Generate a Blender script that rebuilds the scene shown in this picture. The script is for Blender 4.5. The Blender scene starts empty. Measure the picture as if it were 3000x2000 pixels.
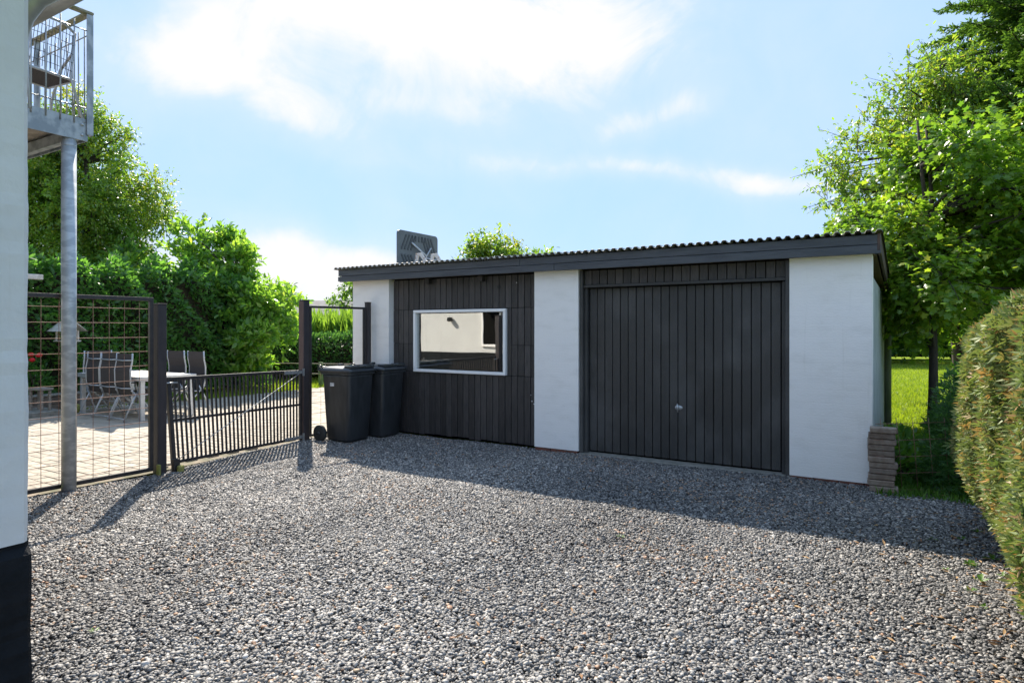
import bpy, math, random
import numpy as np
from mathutils import Vector, Matrix

# ------------------------------------------------------------------ camera, sky, sun, exposure
SC = bpy.context.scene
COL = SC.collection
R = math.radians
SUN_AZ, SUN_EL = R(-17.8), R(42.5)          # azimuth from the view axis (+Y), elevation

cam_d = bpy.data.cameras.new('camera')
cam = bpy.data.objects.new('camera', cam_d)
COL.objects.link(cam)
cam.location = (0, 0, 1.55)
cam.rotation_euler = (R(90), 0, 0)
cam_d.sensor_width = 36.0
cam_d.lens = 22.5
cam_d.shift_y = -0.0123
cam_d.clip_start = 0.05
cam_d.clip_end = 2000
SC.camera = cam

SC.view_settings.view_transform = 'Standard'
SC.view_settings.look = 'None'
SC.view_settings.gamma = 1.0
SC.view_settings.use_curve_mapping = False
SC.view_settings.exposure = 1.02
SC.cycles.max_bounces = 8
SC.cycles.transparent_max_bounces = 12
SC.cycles.use_denoising = True

SKY_STRENGTH = 0.124
SUN_STRENGTH = 5.0


class NB:
    """tiny node-expression builder"""
    def __init__(s, nt):
        s.nt = nt
    def new(s, t, **kw):
        n = s.nt.nodes.new(t)
        for k, v in kw.items():
            setattr(n, k, v)
        return n
    def link(s, a, b):
        s.nt.links.new(a, b)
    def put(s, sock, v):
        if hasattr(v, 'default_value') or hasattr(v, 'is_linked'):
            s.nt.links.new(v, sock)
        else:
            sock.default_value = v
    def m(s, op, a, b=0.0, c=0.0, clamp=False):
        n = s.new('ShaderNodeMath', operation=op)
        n.use_clamp = clamp
        s.put(n.inputs[0], a)
        s.put(n.inputs[1], b)
        s.put(n.inputs[2], c)
        return n.outputs[0]
    def mix(s, f, a, b, blend='MIX'):
        n = s.new('ShaderNodeMix', data_type='RGBA', blend_type=blend)
        s.put(n.inputs[0], f)
        s.put(n.inputs[6], a)
        s.put(n.inputs[7], b)
        return n.outputs[2]
    def noise(s, vec=None, scale=5, detail=4, rough=0.55, dist=0.0, col=False):
        n = s.new('ShaderNodeTexNoise')
        if vec is not None:
            s.put(n.inputs['Vector'], vec)
        n.inputs['Scale'].default_value = scale
        n.inputs['Detail'].default_value = detail
        n.inputs['Roughness'].default_value = rough
        n.inputs['Distortion'].default_value = dist
        return n.outputs['Color' if col else 'Fac']
    def ramp(s, f, stops, interp='LINEAR'):
        n = s.new('ShaderNodeValToRGB')
        n.color_ramp.interpolation = interp
        el = n.color_ramp.elements
        while len(el) < len(stops):
            el.new(0.5)
        for e, (p, c) in zip(el, stops):
            e.position = p
            e.color = (c[0], c[1], c[2], 1)
        s.put(n.inputs[0], f)
        return n.outputs[0]
    def sstep(s, v, lo, hi):
        n = s.new('ShaderNodeMapRange', interpolation_type='SMOOTHSTEP')
        s.put(n.inputs[0], v)
        n.inputs[1].default_value = lo
        n.inputs[2].default_value = hi
        return n.outputs[0]


def build_world():
    w = bpy.data.worlds.new('World')
    SC.world = w
    w.use_nodes = True
    nt = w.node_tree
    nt.nodes.clear()
    b = NB(nt)
    out = b.new('ShaderNodeOutputWorld')
    bg = b.new('ShaderNodeBackground')
    sky = b.new('ShaderNodeTexSky', sky_type='NISHITA')
    sky.sun_disc = False
    sky.sun_elevation = SUN_EL
    sky.sun_rotation = SUN_AZ
    sky.air_density = 1.0
    sky.dust_density = 0.2
    sky.ozone_density = 1.6
    tc = b.new('ShaderNodeTexCoord').outputs['Generated']
    sp = b.new('ShaderNodeSeparateXYZ')
    b.link(tc, sp.inputs[0])
    X, Y, Z = sp.outputs
    az0 = b.m('ARCTAN2', X, Y)
    el0 = b.m('ARCSINE', Z)
    # soft warp so that the cloud edges are ragged
    nz = b.noise(tc, 4.0, 5, 0.55, 0.3, col=True)
    ns = b.new('ShaderNodeSeparateColor')
    b.link(nz, ns.inputs[0])
    az = b.m('ADD', az0, b.m('MULTIPLY', b.m('SUBTRACT', ns.outputs[0], 0.5), 0.26))
    el = b.m('ADD', el0, b.m('MULTIPLY', b.m('SUBTRACT', ns.outputs[1], 0.5), 0.12))
    def blob(a, e, sa, se, wt, slant=0.0):
        da = b.m('SUBTRACT', az, a)
        de = b.m('SUBTRACT', b.m('SUBTRACT', el, e), b.m('MULTIPLY', da, slant))
        q = b.m('ADD', b.m('POWER', b.m('ABSOLUTE', b.m('DIVIDE', da, sa)), 2.0),
                b.m('POWER', b.m('ABSOLUTE', b.m('DIVIDE', de, se)), 2.0))
        return b.m('MULTIPLY', b.m('EXPONENT', b.m('MULTIPLY', q, -1.0)), wt)
    acc = None
    for a, e, sa, se, wt, sl in (
            (0.08, 0.425, 0.18, 0.080, 1.10, 0.0), (-0.20, 0.470, 0.30, 0.075, 0.95, 0.0),
            (-0.46, 0.385, 0.15, 0.055, 0.85, 0.2), (-0.34, 0.330, 0.17, 0.035, 0.60, -0.25), (-0.16, 0.340, 0.16, 0.03, 0.42, -0.1),
            (0.21, 0.315, 0.09, 0.024, 0.60, 0.3), (0.36, 0.222, 0.24, 0.018, 0.62, -0.12),
            (0.00, 0.250, 0.24, 0.022, 0.40, -0.08),
            (-0.35, 0.085, 0.20, 0.052, 1.3, 0.0), (-0.62, 0.10, 0.12, 0.05, 0.8, 0.0)):
        v = blob(a, e, sa, se, wt, sl)
        acc = v if acc is None else b.m('ADD', acc, v)
    puff = b.noise(tc, 6.5, 8, 0.62, 0.7)
    acc = b.m('MULTIPLY', acc, b.m('ADD', b.m('MULTIPLY', puff, 3.0), -0.58))
    # clouds of the same sort over the rest of the sky
    nb = b.noise(tc, 2.1, 5, 0.58, 0.4)
    acc = b.m('ADD', acc, b.m('MULTIPLY', b.m('SUBTRACT', nb, 0.50), 1.15))
    fine = b.noise(tc, 8.0, 7, 0.60, 0.5)
    acc = b.m('ADD', acc, b.m('MULTIPLY', b.m('SUBTRACT', fine, 0.5), 0.5))
    mask = b.sstep(acc, 0.0, 1.05)
    veil = b.sstep(acc, -0.35, 0.7)
    mask = b.m('MAXIMUM', mask, b.m('MULTIPLY', veil, 0.36))
    up = b.sstep(el0, -0.02, 0.03)
    mask = b.m('MULTIPLY', mask, up)
    skyc = b.mix(1.0, sky.outputs[0], (SKY_TINT[0], SKY_TINT[1], SKY_TINT[2], 1), 'MULTIPLY')
    skyc = b.mix(0.93, skyc, (HAZE[0], HAZE[1], HAZE[2], 1))
    colr = b.mix(mask, skyc, (CLOUD[0], CLOUD[1], CLOUD[2], 1))
    b.link(colr, bg.inputs[0])
    bg.inputs[1].default_value = SKY_STRENGTH
    b.link(bg.outputs[0], out.inputs[0])


SKY_TINT = (1.0, 1.0, 1.0)
CLOUD = (4.05, 4.03, 4.15)
HAZE = (2.0, 3.02, 4.75)
build_world()

sun_d = bpy.data.lights.new('sun', 'SUN')
sun_d.energy = SUN_STRENGTH
sun_d.angle = R(0.53)
sun_d.color = (1.0, 0.90, 0.77)
sun = bpy.data.objects.new('sun', sun_d)
COL.objects.link(sun)
sdir = Vector((math.sin(SUN_AZ) * math.cos(SUN_EL), math.cos(SUN_AZ) * math.cos(SUN_EL), math.sin(SUN_EL)))
sun.rotation_euler = (-sdir).to_track_quat('-Z', 'Y').to_euler()
sun.location = (-6, 20, 22)

# ------------------------------------------------------------------ helpers
TH = R(31.5)                       # the plot is turned by this angle against the view axis
CT, ST = math.cos(TH), math.sin(TH)
GL = Vector((-2.485, 9.983, 0))    # left front corner of the garage
HC = Vector((-2.035, 2.70, 0))     # near corner of the house


def gw(x, y, z=0.0):               # garage axes -> world
    return Vector((GL.x + x * CT + y * ST, GL.y - x * ST + y * CT, z))


def hw(x, y, z=0.0):               # house axes -> world
    return Vector((HC.x + x * CT + y * ST, HC.y - x * ST + y * CT, z))


def tag(o, label=None, cat=None, group=None, kind=None):
    if label: o['label'] = label
    if cat: o['category'] = cat
    if group: o['group'] = group
    if kind: o['kind'] = kind
    return o


def empty(name, loc=(0, 0, 0), rz=0.0, label=None, cat=None, group=None):
    o = bpy.data.objects.new(name, None)
    COL.objects.link(o)
    o.location = loc
    o.rotation_euler = (0, 0, rz)
    o.empty_display_size = 0.1
    return tag(o, label, cat, group)


def link(name, mesh, parent=None, loc=(0, 0, 0), rot=(0, 0, 0)):
    o = bpy.data.objects.new(name, mesh)
    COL.objects.link(o)
    o.location = loc
    o.rotation_euler = rot
    if parent: o.parent = parent
    return o


def copy_tree(o, parent=None):
    c = o.copy()
    COL.objects.link(c)
    c.parent = parent
    for ch in list(o.children):
        copy_tree(ch, c)
    return c


class MB:
    def __init__(s):
        s.v, s.f, s.sm = [], [], []
    def add(s, vs, fs, smooth=False, M=None):
        k = len(s.v)
        if M is not None:
            vs = [M @ Vector(p) for p in vs]
        s.v += [tuple(p) for p in vs]
        s.f += [tuple(i + k for i in f) for f in fs]
        s.sm += [smooth] * len(fs)
        return s
    def box(s, x0, x1, y0, y1, z0, z1, ch=0.0, M=None):
        lo, hi = (x0, y0, z0), (x1, y1, z1)
        ch = min(ch, 0.45 * min(x1 - x0, y1 - y0, z1 - z0))
        if ch <= 0:
            vs = [(x, y, z) for x in (x0, x1) for y in (y0, y1) for z in (z0, z1)]
            fs = [(0, 1, 3, 2), (4, 6, 7, 5), (0, 4, 5, 1), (2, 3, 7, 6), (0, 2, 6, 4), (1, 5, 7, 3)]
            return s.add(vs, fs, False, M)
        vs, idx = [], {}
        for i in (0, 1):
            for j in (0, 1):
                for k in (0, 1):
                    c = [(lo, hi)[i][0], (lo, hi)[j][1], (lo, hi)[k][2]]
                    sg = [1 - 2 * i, 1 - 2 * j, 1 - 2 * k]
                    for ax in range(3):
                        p = [c[q] + (0 if q == ax else sg[q] * ch) for q in range(3)]
                        idx[(i, j, k, ax)] = len(vs)
                        vs.append(tuple(p))
        fs = []
        for ax in range(3):
            for sd in (0, 1):
                q = []
                for a, bb in ((0, 0), (1, 0), (1, 1), (0, 1)):
                    t = [0, 0, 0]
                    t[ax] = sd
                    t[(ax + 1) % 3] = a
                    t[(ax + 2) % 3] = bb
                    q.append(idx[(t[0], t[1], t[2], ax)])
                fs.append(tuple(q if sd else q[::-1]))
        for ax in range(3):
            a1, a2 = (ax + 1) % 3, (ax + 2) % 3
            for u in (0, 1):
                for w in (0, 1):
                    t0 = [0, 0, 0]; t1 = [0, 0, 0]
                    t0[ax], t1[ax] = 0, 1
                    t0[a1] = t1[a1] = u
                    t0[a2] = t1[a2] = w
                    q = [idx[(*t0, a1)], idx[(*t1, a1)], idx[(*t1, a2)], idx[(*t0, a2)]]
                    fs.append(tuple(q if (u != w) else q[::-1]))
        for i in (0, 1):
            for j in (0, 1):
                for k in (0, 1):
                    q = [idx[(i, j, k, 0)], idx[(i, j, k, 1)], idx[(i, j, k, 2)]]
                    fs.append(tuple(q if (i + j + k) % 2 else q[::-1]))
        return s.add(vs, fs, False, M)
    def tube(s, pts, rad, n=8, cap=True, smooth=True, flat=None):
        pts = [Vector(p) for p in pts]
        if not isinstance(rad, (list, tuple)):
            rad = [rad] * len(pts)
        k0 = len(s.v)
        ref = None
        for i, p in enumerate(pts):
            if i == 0: t = pts[1] - pts[0]
            elif i == len(pts) - 1: t = pts[-1] - pts[-2]
            else: t = (pts[i + 1] - p).normalized() + (p - pts[i - 1]).normalized()
            t = t.normalized() if t.length > 1e-9 else Vector((0, 0, 1))
            if ref is None:
                ref = Vector((0, 0, 1)) if abs(t.z) < 0.9 else Vector((1, 0, 0))
            sd = t.cross(ref).normalized()
            up = sd.cross(t).normalized()
            ref = up
            for q in range(n):
                a = 2 * math.pi * (q + 0.5) / n
                w = sd * math.cos(a) + up * math.sin(a)
                if flat: w = sd * math.cos(a) * flat[0] + up * math.sin(a) * flat[1]
                s.v.append(tuple(p + w * rad[i]))
        for i in range(len(pts) - 1):
            for q in range(n):
                a, b2 = k0 + i * n + q, k0 + i * n + (q + 1) % n
                s.f.append((a, b2, b2 + n, a + n))
                s.sm.append(smooth)
        if cap:
            s.f.append(tuple(k0 + q for q in range(n))[::-1]); s.sm.append(False)
            e = k0 + (len(pts) - 1) * n
            s.f.append(tuple(e + q for q in range(n))); s.sm.append(False)
        return s
    def bar(s, a, b, w, h, up=(0, 0, 1), ch=0.0):
        """box bar from a to b, width w (sideways), height h (along up)"""
        a, b, up = Vector(a), Vector(b), Vector(up)
        t = (b - a)
        L = t.length
        t.normalize()
        sd = t.cross(up).normalized()
        u = sd.cross(t).normalized()
        M = Matrix(((t.x, sd.x, u.x, a.x), (t.y, sd.y, u.y, a.y), (t.z, sd.z, u.z, a.z), (0, 0, 0, 1)))
        return s.box(0, L, -w / 2, w / 2, -h / 2, h / 2, ch, M)
    def lathe(s, prof, n=20, M=None, smooth=True):
        vs, fs = [], []
        for r, z in prof:
            for q in range(n):
                a = 2 * math.pi * q / n
                vs.append((r * math.cos(a), r * math.sin(a), z))
        for i in range(len(prof) - 1):
            for q in range(n):
                a, b2 = i * n + q, i * n + (q + 1) % n
                fs.append((a, b2, b2 + n, a + n))
        fs.append(tuple(range(n))[::-1])
        fs.append(tuple((len(prof) - 1) * n + q for q in range(n)))
        return s.add(vs, fs, smooth, M)
    def mesh(s, name, mat):
        m = bpy.data.meshes.new(name)
        m.from_pydata(s.v, [], s.f)
        m.polygons.foreach_set('use_smooth', s.sm)
        if mat: m.materials.append(mat)
        m.update()
        return m
    def build(s, name, mat, parent=None, loc=(0, 0, 0), rot=(0, 0, 0)):
        return link(name, s.mesh(name, mat), parent, loc, rot)


def B(name, mat, parent, x0, x1, y0, y1, z0, z1, ch=0.004):
    return MB().box(x0, x1, y0, y1, z0, z1, ch).build(name, mat, parent)


# ------------------------------------------------------------------ materials
MATS = {}


def material(name, col=(0.5, 0.5, 0.5), rough=0.6, metal=0.0, spec=0.5, col2=None, nscale=8.0, nstretch=(1, 1, 1),
             bump=0.0, bscale=60.0, bstretch=None, detail=5, lo=0.35, hi=0.65, rvar=0.0, objvar=0.0, coord='Object'):
    m = bpy.data.materials.new(name)
    m.use_nodes = True
    nt = m.node_tree
    b = NB(nt)
    p = nt.nodes['Principled BSDF']
    p.inputs['Roughness'].default_value = rough
    p.inputs['Metallic'].default_value = metal
    p.inputs['Specular IOR Level'].default_value = spec
    tc = b.new('ShaderNodeTexCoord').outputs[coord]
    def mapped(st):
        mp = b.new('ShaderNodeMapping')
        b.link(tc, mp.inputs[0])
        mp.inputs['Scale'].default_value = st
        return mp.outputs[0]
    c = (col[0], col[1], col[2], 1)
    if col2 is not None:
        n = b.noise(mapped(nstretch), nscale, detail)
        c = b.mix(b.sstep(n, lo, hi), c, (col2[0], col2[1], col2[2], 1))
        if rvar:
            b.link(b.m('ADD', b.m('MULTIPLY', b.m('SUBTRACT', n, 0.5), rvar), rough), p.inputs['Roughness'])
    if objvar:
        oi = b.new('ShaderNodeObjectInfo').outputs['Random']
        f = b.m('ADD', b.m('MULTIPLY', b.m('SUBTRACT', oi, 0.5), 2 * objvar), 1.0)
        hs = b.new('ShaderNodeHueSaturation')
        b.put(hs.inputs['Color'], c)
        b.link(f, hs.inputs['Value'])
        c = hs.outputs[0]
    b.put(p.inputs['Base Color'], c)
    if bump:
        n2 = b.noise(mapped(bstretch or (1, 1, 1)), bscale, 4)
        bp = b.new('ShaderNodeBump')
        bp.inputs['Strength'].default_value = bump
        bp.inputs['Distance'].default_value = 0.01
        b.link(n2, bp.inputs['Height'])
        b.link(bp.outputs[0], p.inputs['Normal'])
    MATS[name] = m
    return m


def leaf_material(name, c_dark, c_pale, trans, tmix=0.45, rough=0.45, attr='rnd', spec=0.4, extra=None):
    m = bpy.data.materials.new(name)
    m.use_nodes = True
    nt = m.node_tree
    b = NB(nt)
    p = nt.nodes['Principled BSDF']
    out = nt.nodes['Material Output']
    at = b.new('ShaderNodeAttribute')
    at.attribute_name = attr
    stops = [(0.0, c_dark), (0.85, c_pale)] if extra is None else [(0.0, c_dark), (0.62, c_pale), (0.97, extra)]  # leaf's own tone, picked at random between dark and pale
    col = b.ramp(at.outputs['Fac'], stops)
    b.link(col, p.inputs['Base Color'])
    p.inputs['Roughness'].default_value = rough
    p.inputs['Specular IOR Level'].default_value = spec
    tr = b.new('ShaderNodeBsdfTranslucent')
    tcol = b.mix(1.0, col, (trans[0], trans[1], trans[2], 1), 'MULTIPLY')
    b.link(tcol, tr.inputs[0])
    mx = b.new('ShaderNodeMixShader')
    mx.inputs[0].default_value = tmix
    b.link(p.outputs[0], mx.inputs[1])
    b.link(tr.outputs[0], mx.inputs[2])
    b.link(mx.outputs[0], out.inputs[0])
    MATS[name] = m
    return m


M_WHITE = material('white_render', (0.90, 0.88, 0.85), 0.85, col2=(0.82, 0.80, 0.765), lo=.45, hi=.8, nscale=3.2, nstretch=(1, 1, 2.5),
                   bump=0.35, bscale=28, bstretch=(1, 1, 4))
def brick_relief(m, strength):
    nt = m.node_tree
    b = NB(nt)
    p = nt.nodes['Principled BSDF']
    prev = p.inputs['Normal'].links[0].from_socket
    tc = b.new('ShaderNodeTexCoord').outputs['Object']
    sp = b.new('ShaderNodeSeparateXYZ')
    b.link(tc, sp.inputs[0])
    wob = b.m('MULTIPLY', b.noise(tc, 6.0, 2), 0.018)
    cm = b.new('ShaderNodeCombineXYZ')
    b.link(b.m('ADD', sp.outputs[0], sp.outputs[1]), cm.inputs[0])
    b.link(b.m('ADD', sp.outputs[2], wob), cm.inputs[1])
    br = b.new('ShaderNodeTexBrick')
    b.link(cm.outputs[0], br.inputs['Vector'])
    br.inputs['Scale'].default_value = 1.0
    br.inputs['Brick Width'].default_value = 0.24
    br.inputs['Row Height'].default_value = 0.067
    br.inputs['Mortar Size'].default_value = 0.009
    br.inputs['Mortar Smooth'].default_value = 1.0
    bp = b.new('ShaderNodeBump')
    bp.inputs['Strength'].default_value = strength
    bp.inputs['Distance'].default_value = 0.006
    bp.invert = True
    b.link(b.m('MULTIPLY', br.outputs['Fac'], b.noise(tc, 3.0, 3)), bp.inputs['Height'])
    b.link(prev, bp.inputs['Normal'])
    b.link(bp.outputs[0], p.inputs['Normal'])


def rain_streaks(m, amount):
    nt = m.node_tree
    b = NB(nt)
    p = nt.nodes['Principled BSDF']
    prev = p.inputs['Base Color'].links[0].from_socket
    tc = b.new('ShaderNodeTexCoord').outputs['Object']
    mp = b.new('ShaderNodeMapping')
    b.link(tc, mp.inputs[0])
    mp.inputs['Scale'].default_value = (9, 9, 0.55)
    f = b.sstep(b.noise(mp.outputs[0], 2.0, 5, 0.6, 0.4), 0.58, 0.78)
    g = b.sstep(b.noise(tc, 14.0, 4, 0.6), 0.62, 0.75)
    f = b.m('MULTIPLY', b.m('MAXIMUM', f, b.m('MULTIPLY', g, 0.8)), amount)
    b.link(b.mix(f, prev, (0.50, 0.47, 0.41, 1)), p.inputs['Base Color'])


brick_relief(M_WHITE, 0.16)
rain_streaks(M_WHITE, 0.20)
M_HOUSE = material('house_render', (0.66, 0.665, 0.65), 0.85, col2=(0.61, 0.615, 0.605), nscale=3.0, bump=0.4, bscale=18)
rain_streaks(M_HOUSE, 0.25)
M_PLINTH = material('black_plinth', (0.005, 0.007, 0.009), 0.8, spec=0.2, col2=(0.009, 0.011, 0.014), bump=0.6, bscale=40)
M_BLACK = material('black_boards', (0.042, 0.039, 0.038), 0.50, col2=(0.062, 0.055, 0.053), nscale=6, nstretch=(6, 6, 1),
                   bump=0.55, bscale=26, bstretch=(5, 5, 1), objvar=0.32)
M_DOOR = material('door_paint', (0.041, 0.040, 0.039), 0.42, col2=(0.078, 0.077, 0.075), nscale=2.2, nstretch=(1, 1, 0.7),
                  bump=0.8, bscale=34, bstretch=(3.5, 3.5, 1), rvar=0.35, objvar=0.20, lo=0.42, hi=0.72)
M_FASCIA = material('fascia_paint', (0.052, 0.059, 0.069), 0.48, col2=(0.074, 0.082, 0.094), nscale=5, nstretch=(0.6, 4, 6),
                    bump=0.5, bscale=22, bstretch=(0.6, 4, 6))
M_ROOF = material('roof_sheet', (0.22, 0.225, 0.225), 0.55, col2=(0.34, 0.34, 0.32), nscale=9, bump=0.2)
M_BARGE = material('barge_board', (0.05, 0.035, 0.03), 0.7, col2=(0.10, 0.06, 0.045), nscale=5, bump=0.4)
M_SOFFIT = material('raw_timber', (0.16, 0.10, 0.06), 0.8, col2=(0.09, 0.06, 0.035), nscale=6, nstretch=(1, 5, 5), bump=0.4)
M_DARK = material('dark_interior', (0.006, 0.006, 0.006), 0.95, spec=0.1)
M_WFRAME = material('window_white', (0.92, 0.92, 0.91), 0.30, bump=0.05)
M_POST = material('post_paint', (0.030, 0.026, 0.029), 0.55, col2=(0.045, 0.037, 0.040), nscale=5, nstretch=(5, 5, 1),
                  bump=0.35, bscale=40, bstretch=(5, 5, 1))
M_POSTB = material('post_brown', (0.085, 0.052, 0.050), 0.6, col2=(0.11, 0.07, 0.065), nscale=4, nstretch=(5, 5, 1), bump=0.3)
M_STEEL = material('dark_steel', (0.024, 0.022, 0.024), 0.42, col2=(0.04, 0.034, 0.032), nscale=14, bump=0.1)
M_RUST = material('rusty_wire', (0.21, 0.10, 0.065), 0.75, col2=(0.32, 0.20, 0.15), nscale=30)
M_GALV = material('galvanised', (0.25, 0.28, 0.30), 0.46, metal=0.5, col2=(0.42, 0.45, 0.47), nscale=9,
                  nstretch=(1, 1, 0.8), bump=0.08, rvar=0.3, lo=0.4, hi=0.62)
M_COLUMN = material('column_zinc', (0.40, 0.44, 0.47), 0.42, metal=0.2, col2=(0.56, 0.60, 0.62), nscale=7, nstretch=(1, 1, 2.2), detail=3,
                    bump=0.05, rvar=0.3, lo=0.45, hi=0.6)
M_GALV2 = material('galvanised_bright', (0.55, 0.57, 0.58), 0.4, metal=0.7, col2=(0.42, 0.44, 0.46), nscale=20)
M_PIPE = material('downpipe_steel', (0.40, 0.40, 0.39), 0.42, metal=0.5, col2=(0.30, 0.30, 0.29), nscale=6)
M_CAP = material('weathered_rail', (0.30, 0.28, 0.22), 0.85, col2=(0.16, 0.17, 0.08), nscale=18, bump=0.6)
M_BIN = material('bin_plastic', (0.026, 0.029, 0.032), 0.36, col2=(0.044, 0.048, 0.052), nscale=4, nstretch=(3, 3, 0.7), bump=0.08, bscale=120)
M_LID = material('lid_plastic', (0.040, 0.045, 0.052), 0.30, col2=(0.04, 0.045, 0.05), nscale=6)
M_RUBBER = material('rubber', (0.03, 0.032, 0.032), 0.7)
M_STICKER = material('sticker', (0.75, 0.76, 0.77), 0.5)
M_INK = material('print_ink', (0.08, 0.09, 0.10), 0.6)
M_ALU = material('aluminium', (0.46, 0.49, 0.53), 0.5, metal=0.6, col2=(0.42, 0.45, 0.48), nscale=15)
M_MESHF = material('textilene', (0.045, 0.040, 0.040), 0.75, bump=0.3, bscale=300)
M_ARM = material('black_plastic', (0.015, 0.015, 0.016), 0.45)
M_TABLE = material('table_top', (0.52, 0.47, 0.42), 0.6, col2=(0.46, 0.42, 0.38), nscale=5, bump=0.1)
M_PAVER = material('paver', (0.43, 0.385, 0.315), 0.9, col2=(0.34, 0.305, 0.25), nscale=9, lo=.3, hi=.75, bump=0.35, bscale=120, objvar=0.16)
M_PAVER_FAR = material('paver_far', (0.43, 0.385, 0.315), 0.9, col2=(0.33, 0.295, 0.245), nscale=3, bump=0.3, bscale=120)
M_JOINT = material('joint_sand', (0.28, 0.23, 0.175), 1.0, col2=(0.13, 0.13, 0.08), nscale=6)
M_CONC = material('concrete', (0.27, 0.26, 0.23), 0.9, col2=(0.17, 0.17, 0.145), nscale=12, bump=0.4)
M_BRICK = material('stack_block', (0.21, 0.155, 0.120), 0.95, col2=(0.29, 0.235, 0.19), nscale=14, bump=0.6, bscale=60, objvar=0.2)
M_BEDBLK = material('bed_block', (0.22, 0.18, 0.145), 0.95, col2=(0.16, 0.13, 0.11), nscale=9, bump=0.6, objvar=0.2)
M_REDBRICK = material('red_brick', (0.20, 0.07, 0.045), 0.9, col2=(0.13, 0.06, 0.045), nscale=10, bump=0.5)
M_BARK = material('bark', (0.060, 0.045, 0.034), 0.95, col2=(0.035, 0.028, 0.022), nscale=12, nstretch=(3, 3, 0.6), bump=1.0, bscale=30)
M_BARK2 = material('twig_bark', (0.095, 0.065, 0.045), 0.9, col2=(0.06, 0.045, 0.03), nscale=12, bump=0.6)
M_PTABLE = material('grey_plastic', (0.12, 0.14, 0.15), 0.5, col2=(0.10, 0.115, 0.125), nscale=6)
M_PTABLE_D = material('grey_plastic_dark', (0.055, 0.065, 0.072), 0.6)
M_PAINTW = material('flaking_white_wood', (0.62, 0.58, 0.54), 0.75, col2=(0.30, 0.17, 0.12), nscale=9, lo=0.55, hi=0.62)
M_GREYW = material('weathered_wood', (0.33, 0.29, 0.25), 0.9, col2=(0.24, 0.21, 0.18), nscale=10, nstretch=(1, 1, 6), bump=0.5)
M_WHITEW = material('white_wood', (0.62, 0.60, 0.56), 0.8, col2=(0.48, 0.46, 0.42), nscale=10, bump=0.3)
M_GREENP = material('green_post', (0.13, 0.20, 0.07), 0.85, col2=(0.09, 0.13, 0.05), nscale=8)
M_GREENPIPE = material('mossy_pipe', (0.10, 0.125, 0.055), 0.6, col2=(0.16, 0.17, 0.10), nscale=6, nstretch=(1, 1, .4))
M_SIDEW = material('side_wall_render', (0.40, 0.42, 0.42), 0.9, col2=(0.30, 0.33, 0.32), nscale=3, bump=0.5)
M_TILE = material('far_roof', (0.19, 0.19, 0.19), 0.9, col2=(0.15, 0.14, 0.13), nscale=3)
M_MOSSROCK = material('moss_rock', (0.36, 0.33, 0.10), 0.9, col2=(0.22, 0.24, 0.06), nscale=9, bump=0.6)
M_CURTAIN = material('curtain', (0.6, 0.58, 0.54), 0.9)
M_RED = material('geranium_red', (0.62, 0.012, 0.018), 0.6, col2=(0.48, 0.006, 0.012), nscale=40)
M_POT = material('terracotta', (0.30, 0.12, 0.06), 0.8)


def glass_material():
    m = bpy.data.materials.new('window_glass')
    m.use_nodes = True
    nt = m.node_tree
    nt.nodes.clear()
    b = NB(nt)
    out = b.new('ShaderNodeOutputMaterial')
    g = b.new('ShaderNodeBsdfGlossy')
    g.inputs['Roughness'].default_value = 0.004
    g.inputs['Color'].default_value = (0.86, 0.86, 0.84, 1)
    tc = b.new('ShaderNodeTexCoord').outputs['Object']
    bp = b.new('ShaderNodeBump')
    bp.inputs['Strength'].default_value = 0.04
    bp.inputs['Distance'].default_value = 0.02
    b.link(b.noise(tc, 2.5, 1), bp.inputs['Height'])
    b.link(bp.outputs[0], g.inputs['Normal'])
    t = b.new('ShaderNodeBsdfTransparent')
    t.inputs[0].default_value = (0.62, 0.66, 0.66, 1)
    mx = b.new('ShaderNodeMixShader')
    mx.inputs[0].default_value = 0.5
    b.link(t.outputs[0], mx.inputs[1])
    b.link(g.outputs[0], mx.inputs[2])
    b.link(mx.outputs[0], out.inputs[0])
    return m


M_GLASS = glass_material()

# ------------------------------------------------------------------ ground sheets


def sheet(name, pts, z, mat):
    m = bpy.data.meshes.new(name)
    m.from_pydata([(p[0], p[1], z) for p in pts], [], [tuple(range(len(pts)))])
    m.materials.append(mat)
    o = link(name, m)
    return tag(o, kind='structure')


M_LAWN = material('lawn_ground', (0.14, 0.21, 0.018), 1.0, spec=0.02, col2=(0.20, 0.26, 0.03), nscale=1.2, bump=0.8, bscale=60)
sheet('lawn', [(-400, -300), (400, -300), (400, 700), (-400, 700)], -0.045, M_LAWN)


def gravel_bed_material():
    m = material('gravel_bed_mat', (0.1, 0.1, 0.1), 0.95)
    nt = m.node_tree
    b = NB(nt)
    p = nt.nodes['Principled BSDF']
    tc = b.new('ShaderNodeTexCoord').outputs['Object']
    v = b.new('ShaderNodeTexVoronoi')
    b.link(tc, v.inputs['Vector'])
    v.inputs['Scale'].default_value = 55
    sc = b.new('ShaderNodeSeparateColor')
    b.link(v.outputs['Color'], sc.inputs[0])
    col = b.ramp(sc.outputs[0], [(0.0, (0.04, 0.042, 0.046)), (0.5, (0.085, 0.086, 0.09)), (0.85, (0.16, 0.157, 0.15)), (1.0, (0.24, 0.19, 0.14))])
    b.link(col, p.inputs['Base Color'])
    bp = b.new('ShaderNodeBump')
    bp.inputs['Strength'].default_value = 1.0
    bp.inputs['Distance'].default_value = 0.02
    b.link(v.outputs['Distance'], bp.inputs['Height'])
    bp.invert = True
    b.link(bp.outputs[0], p.inputs['Normal'])
    return m


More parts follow.
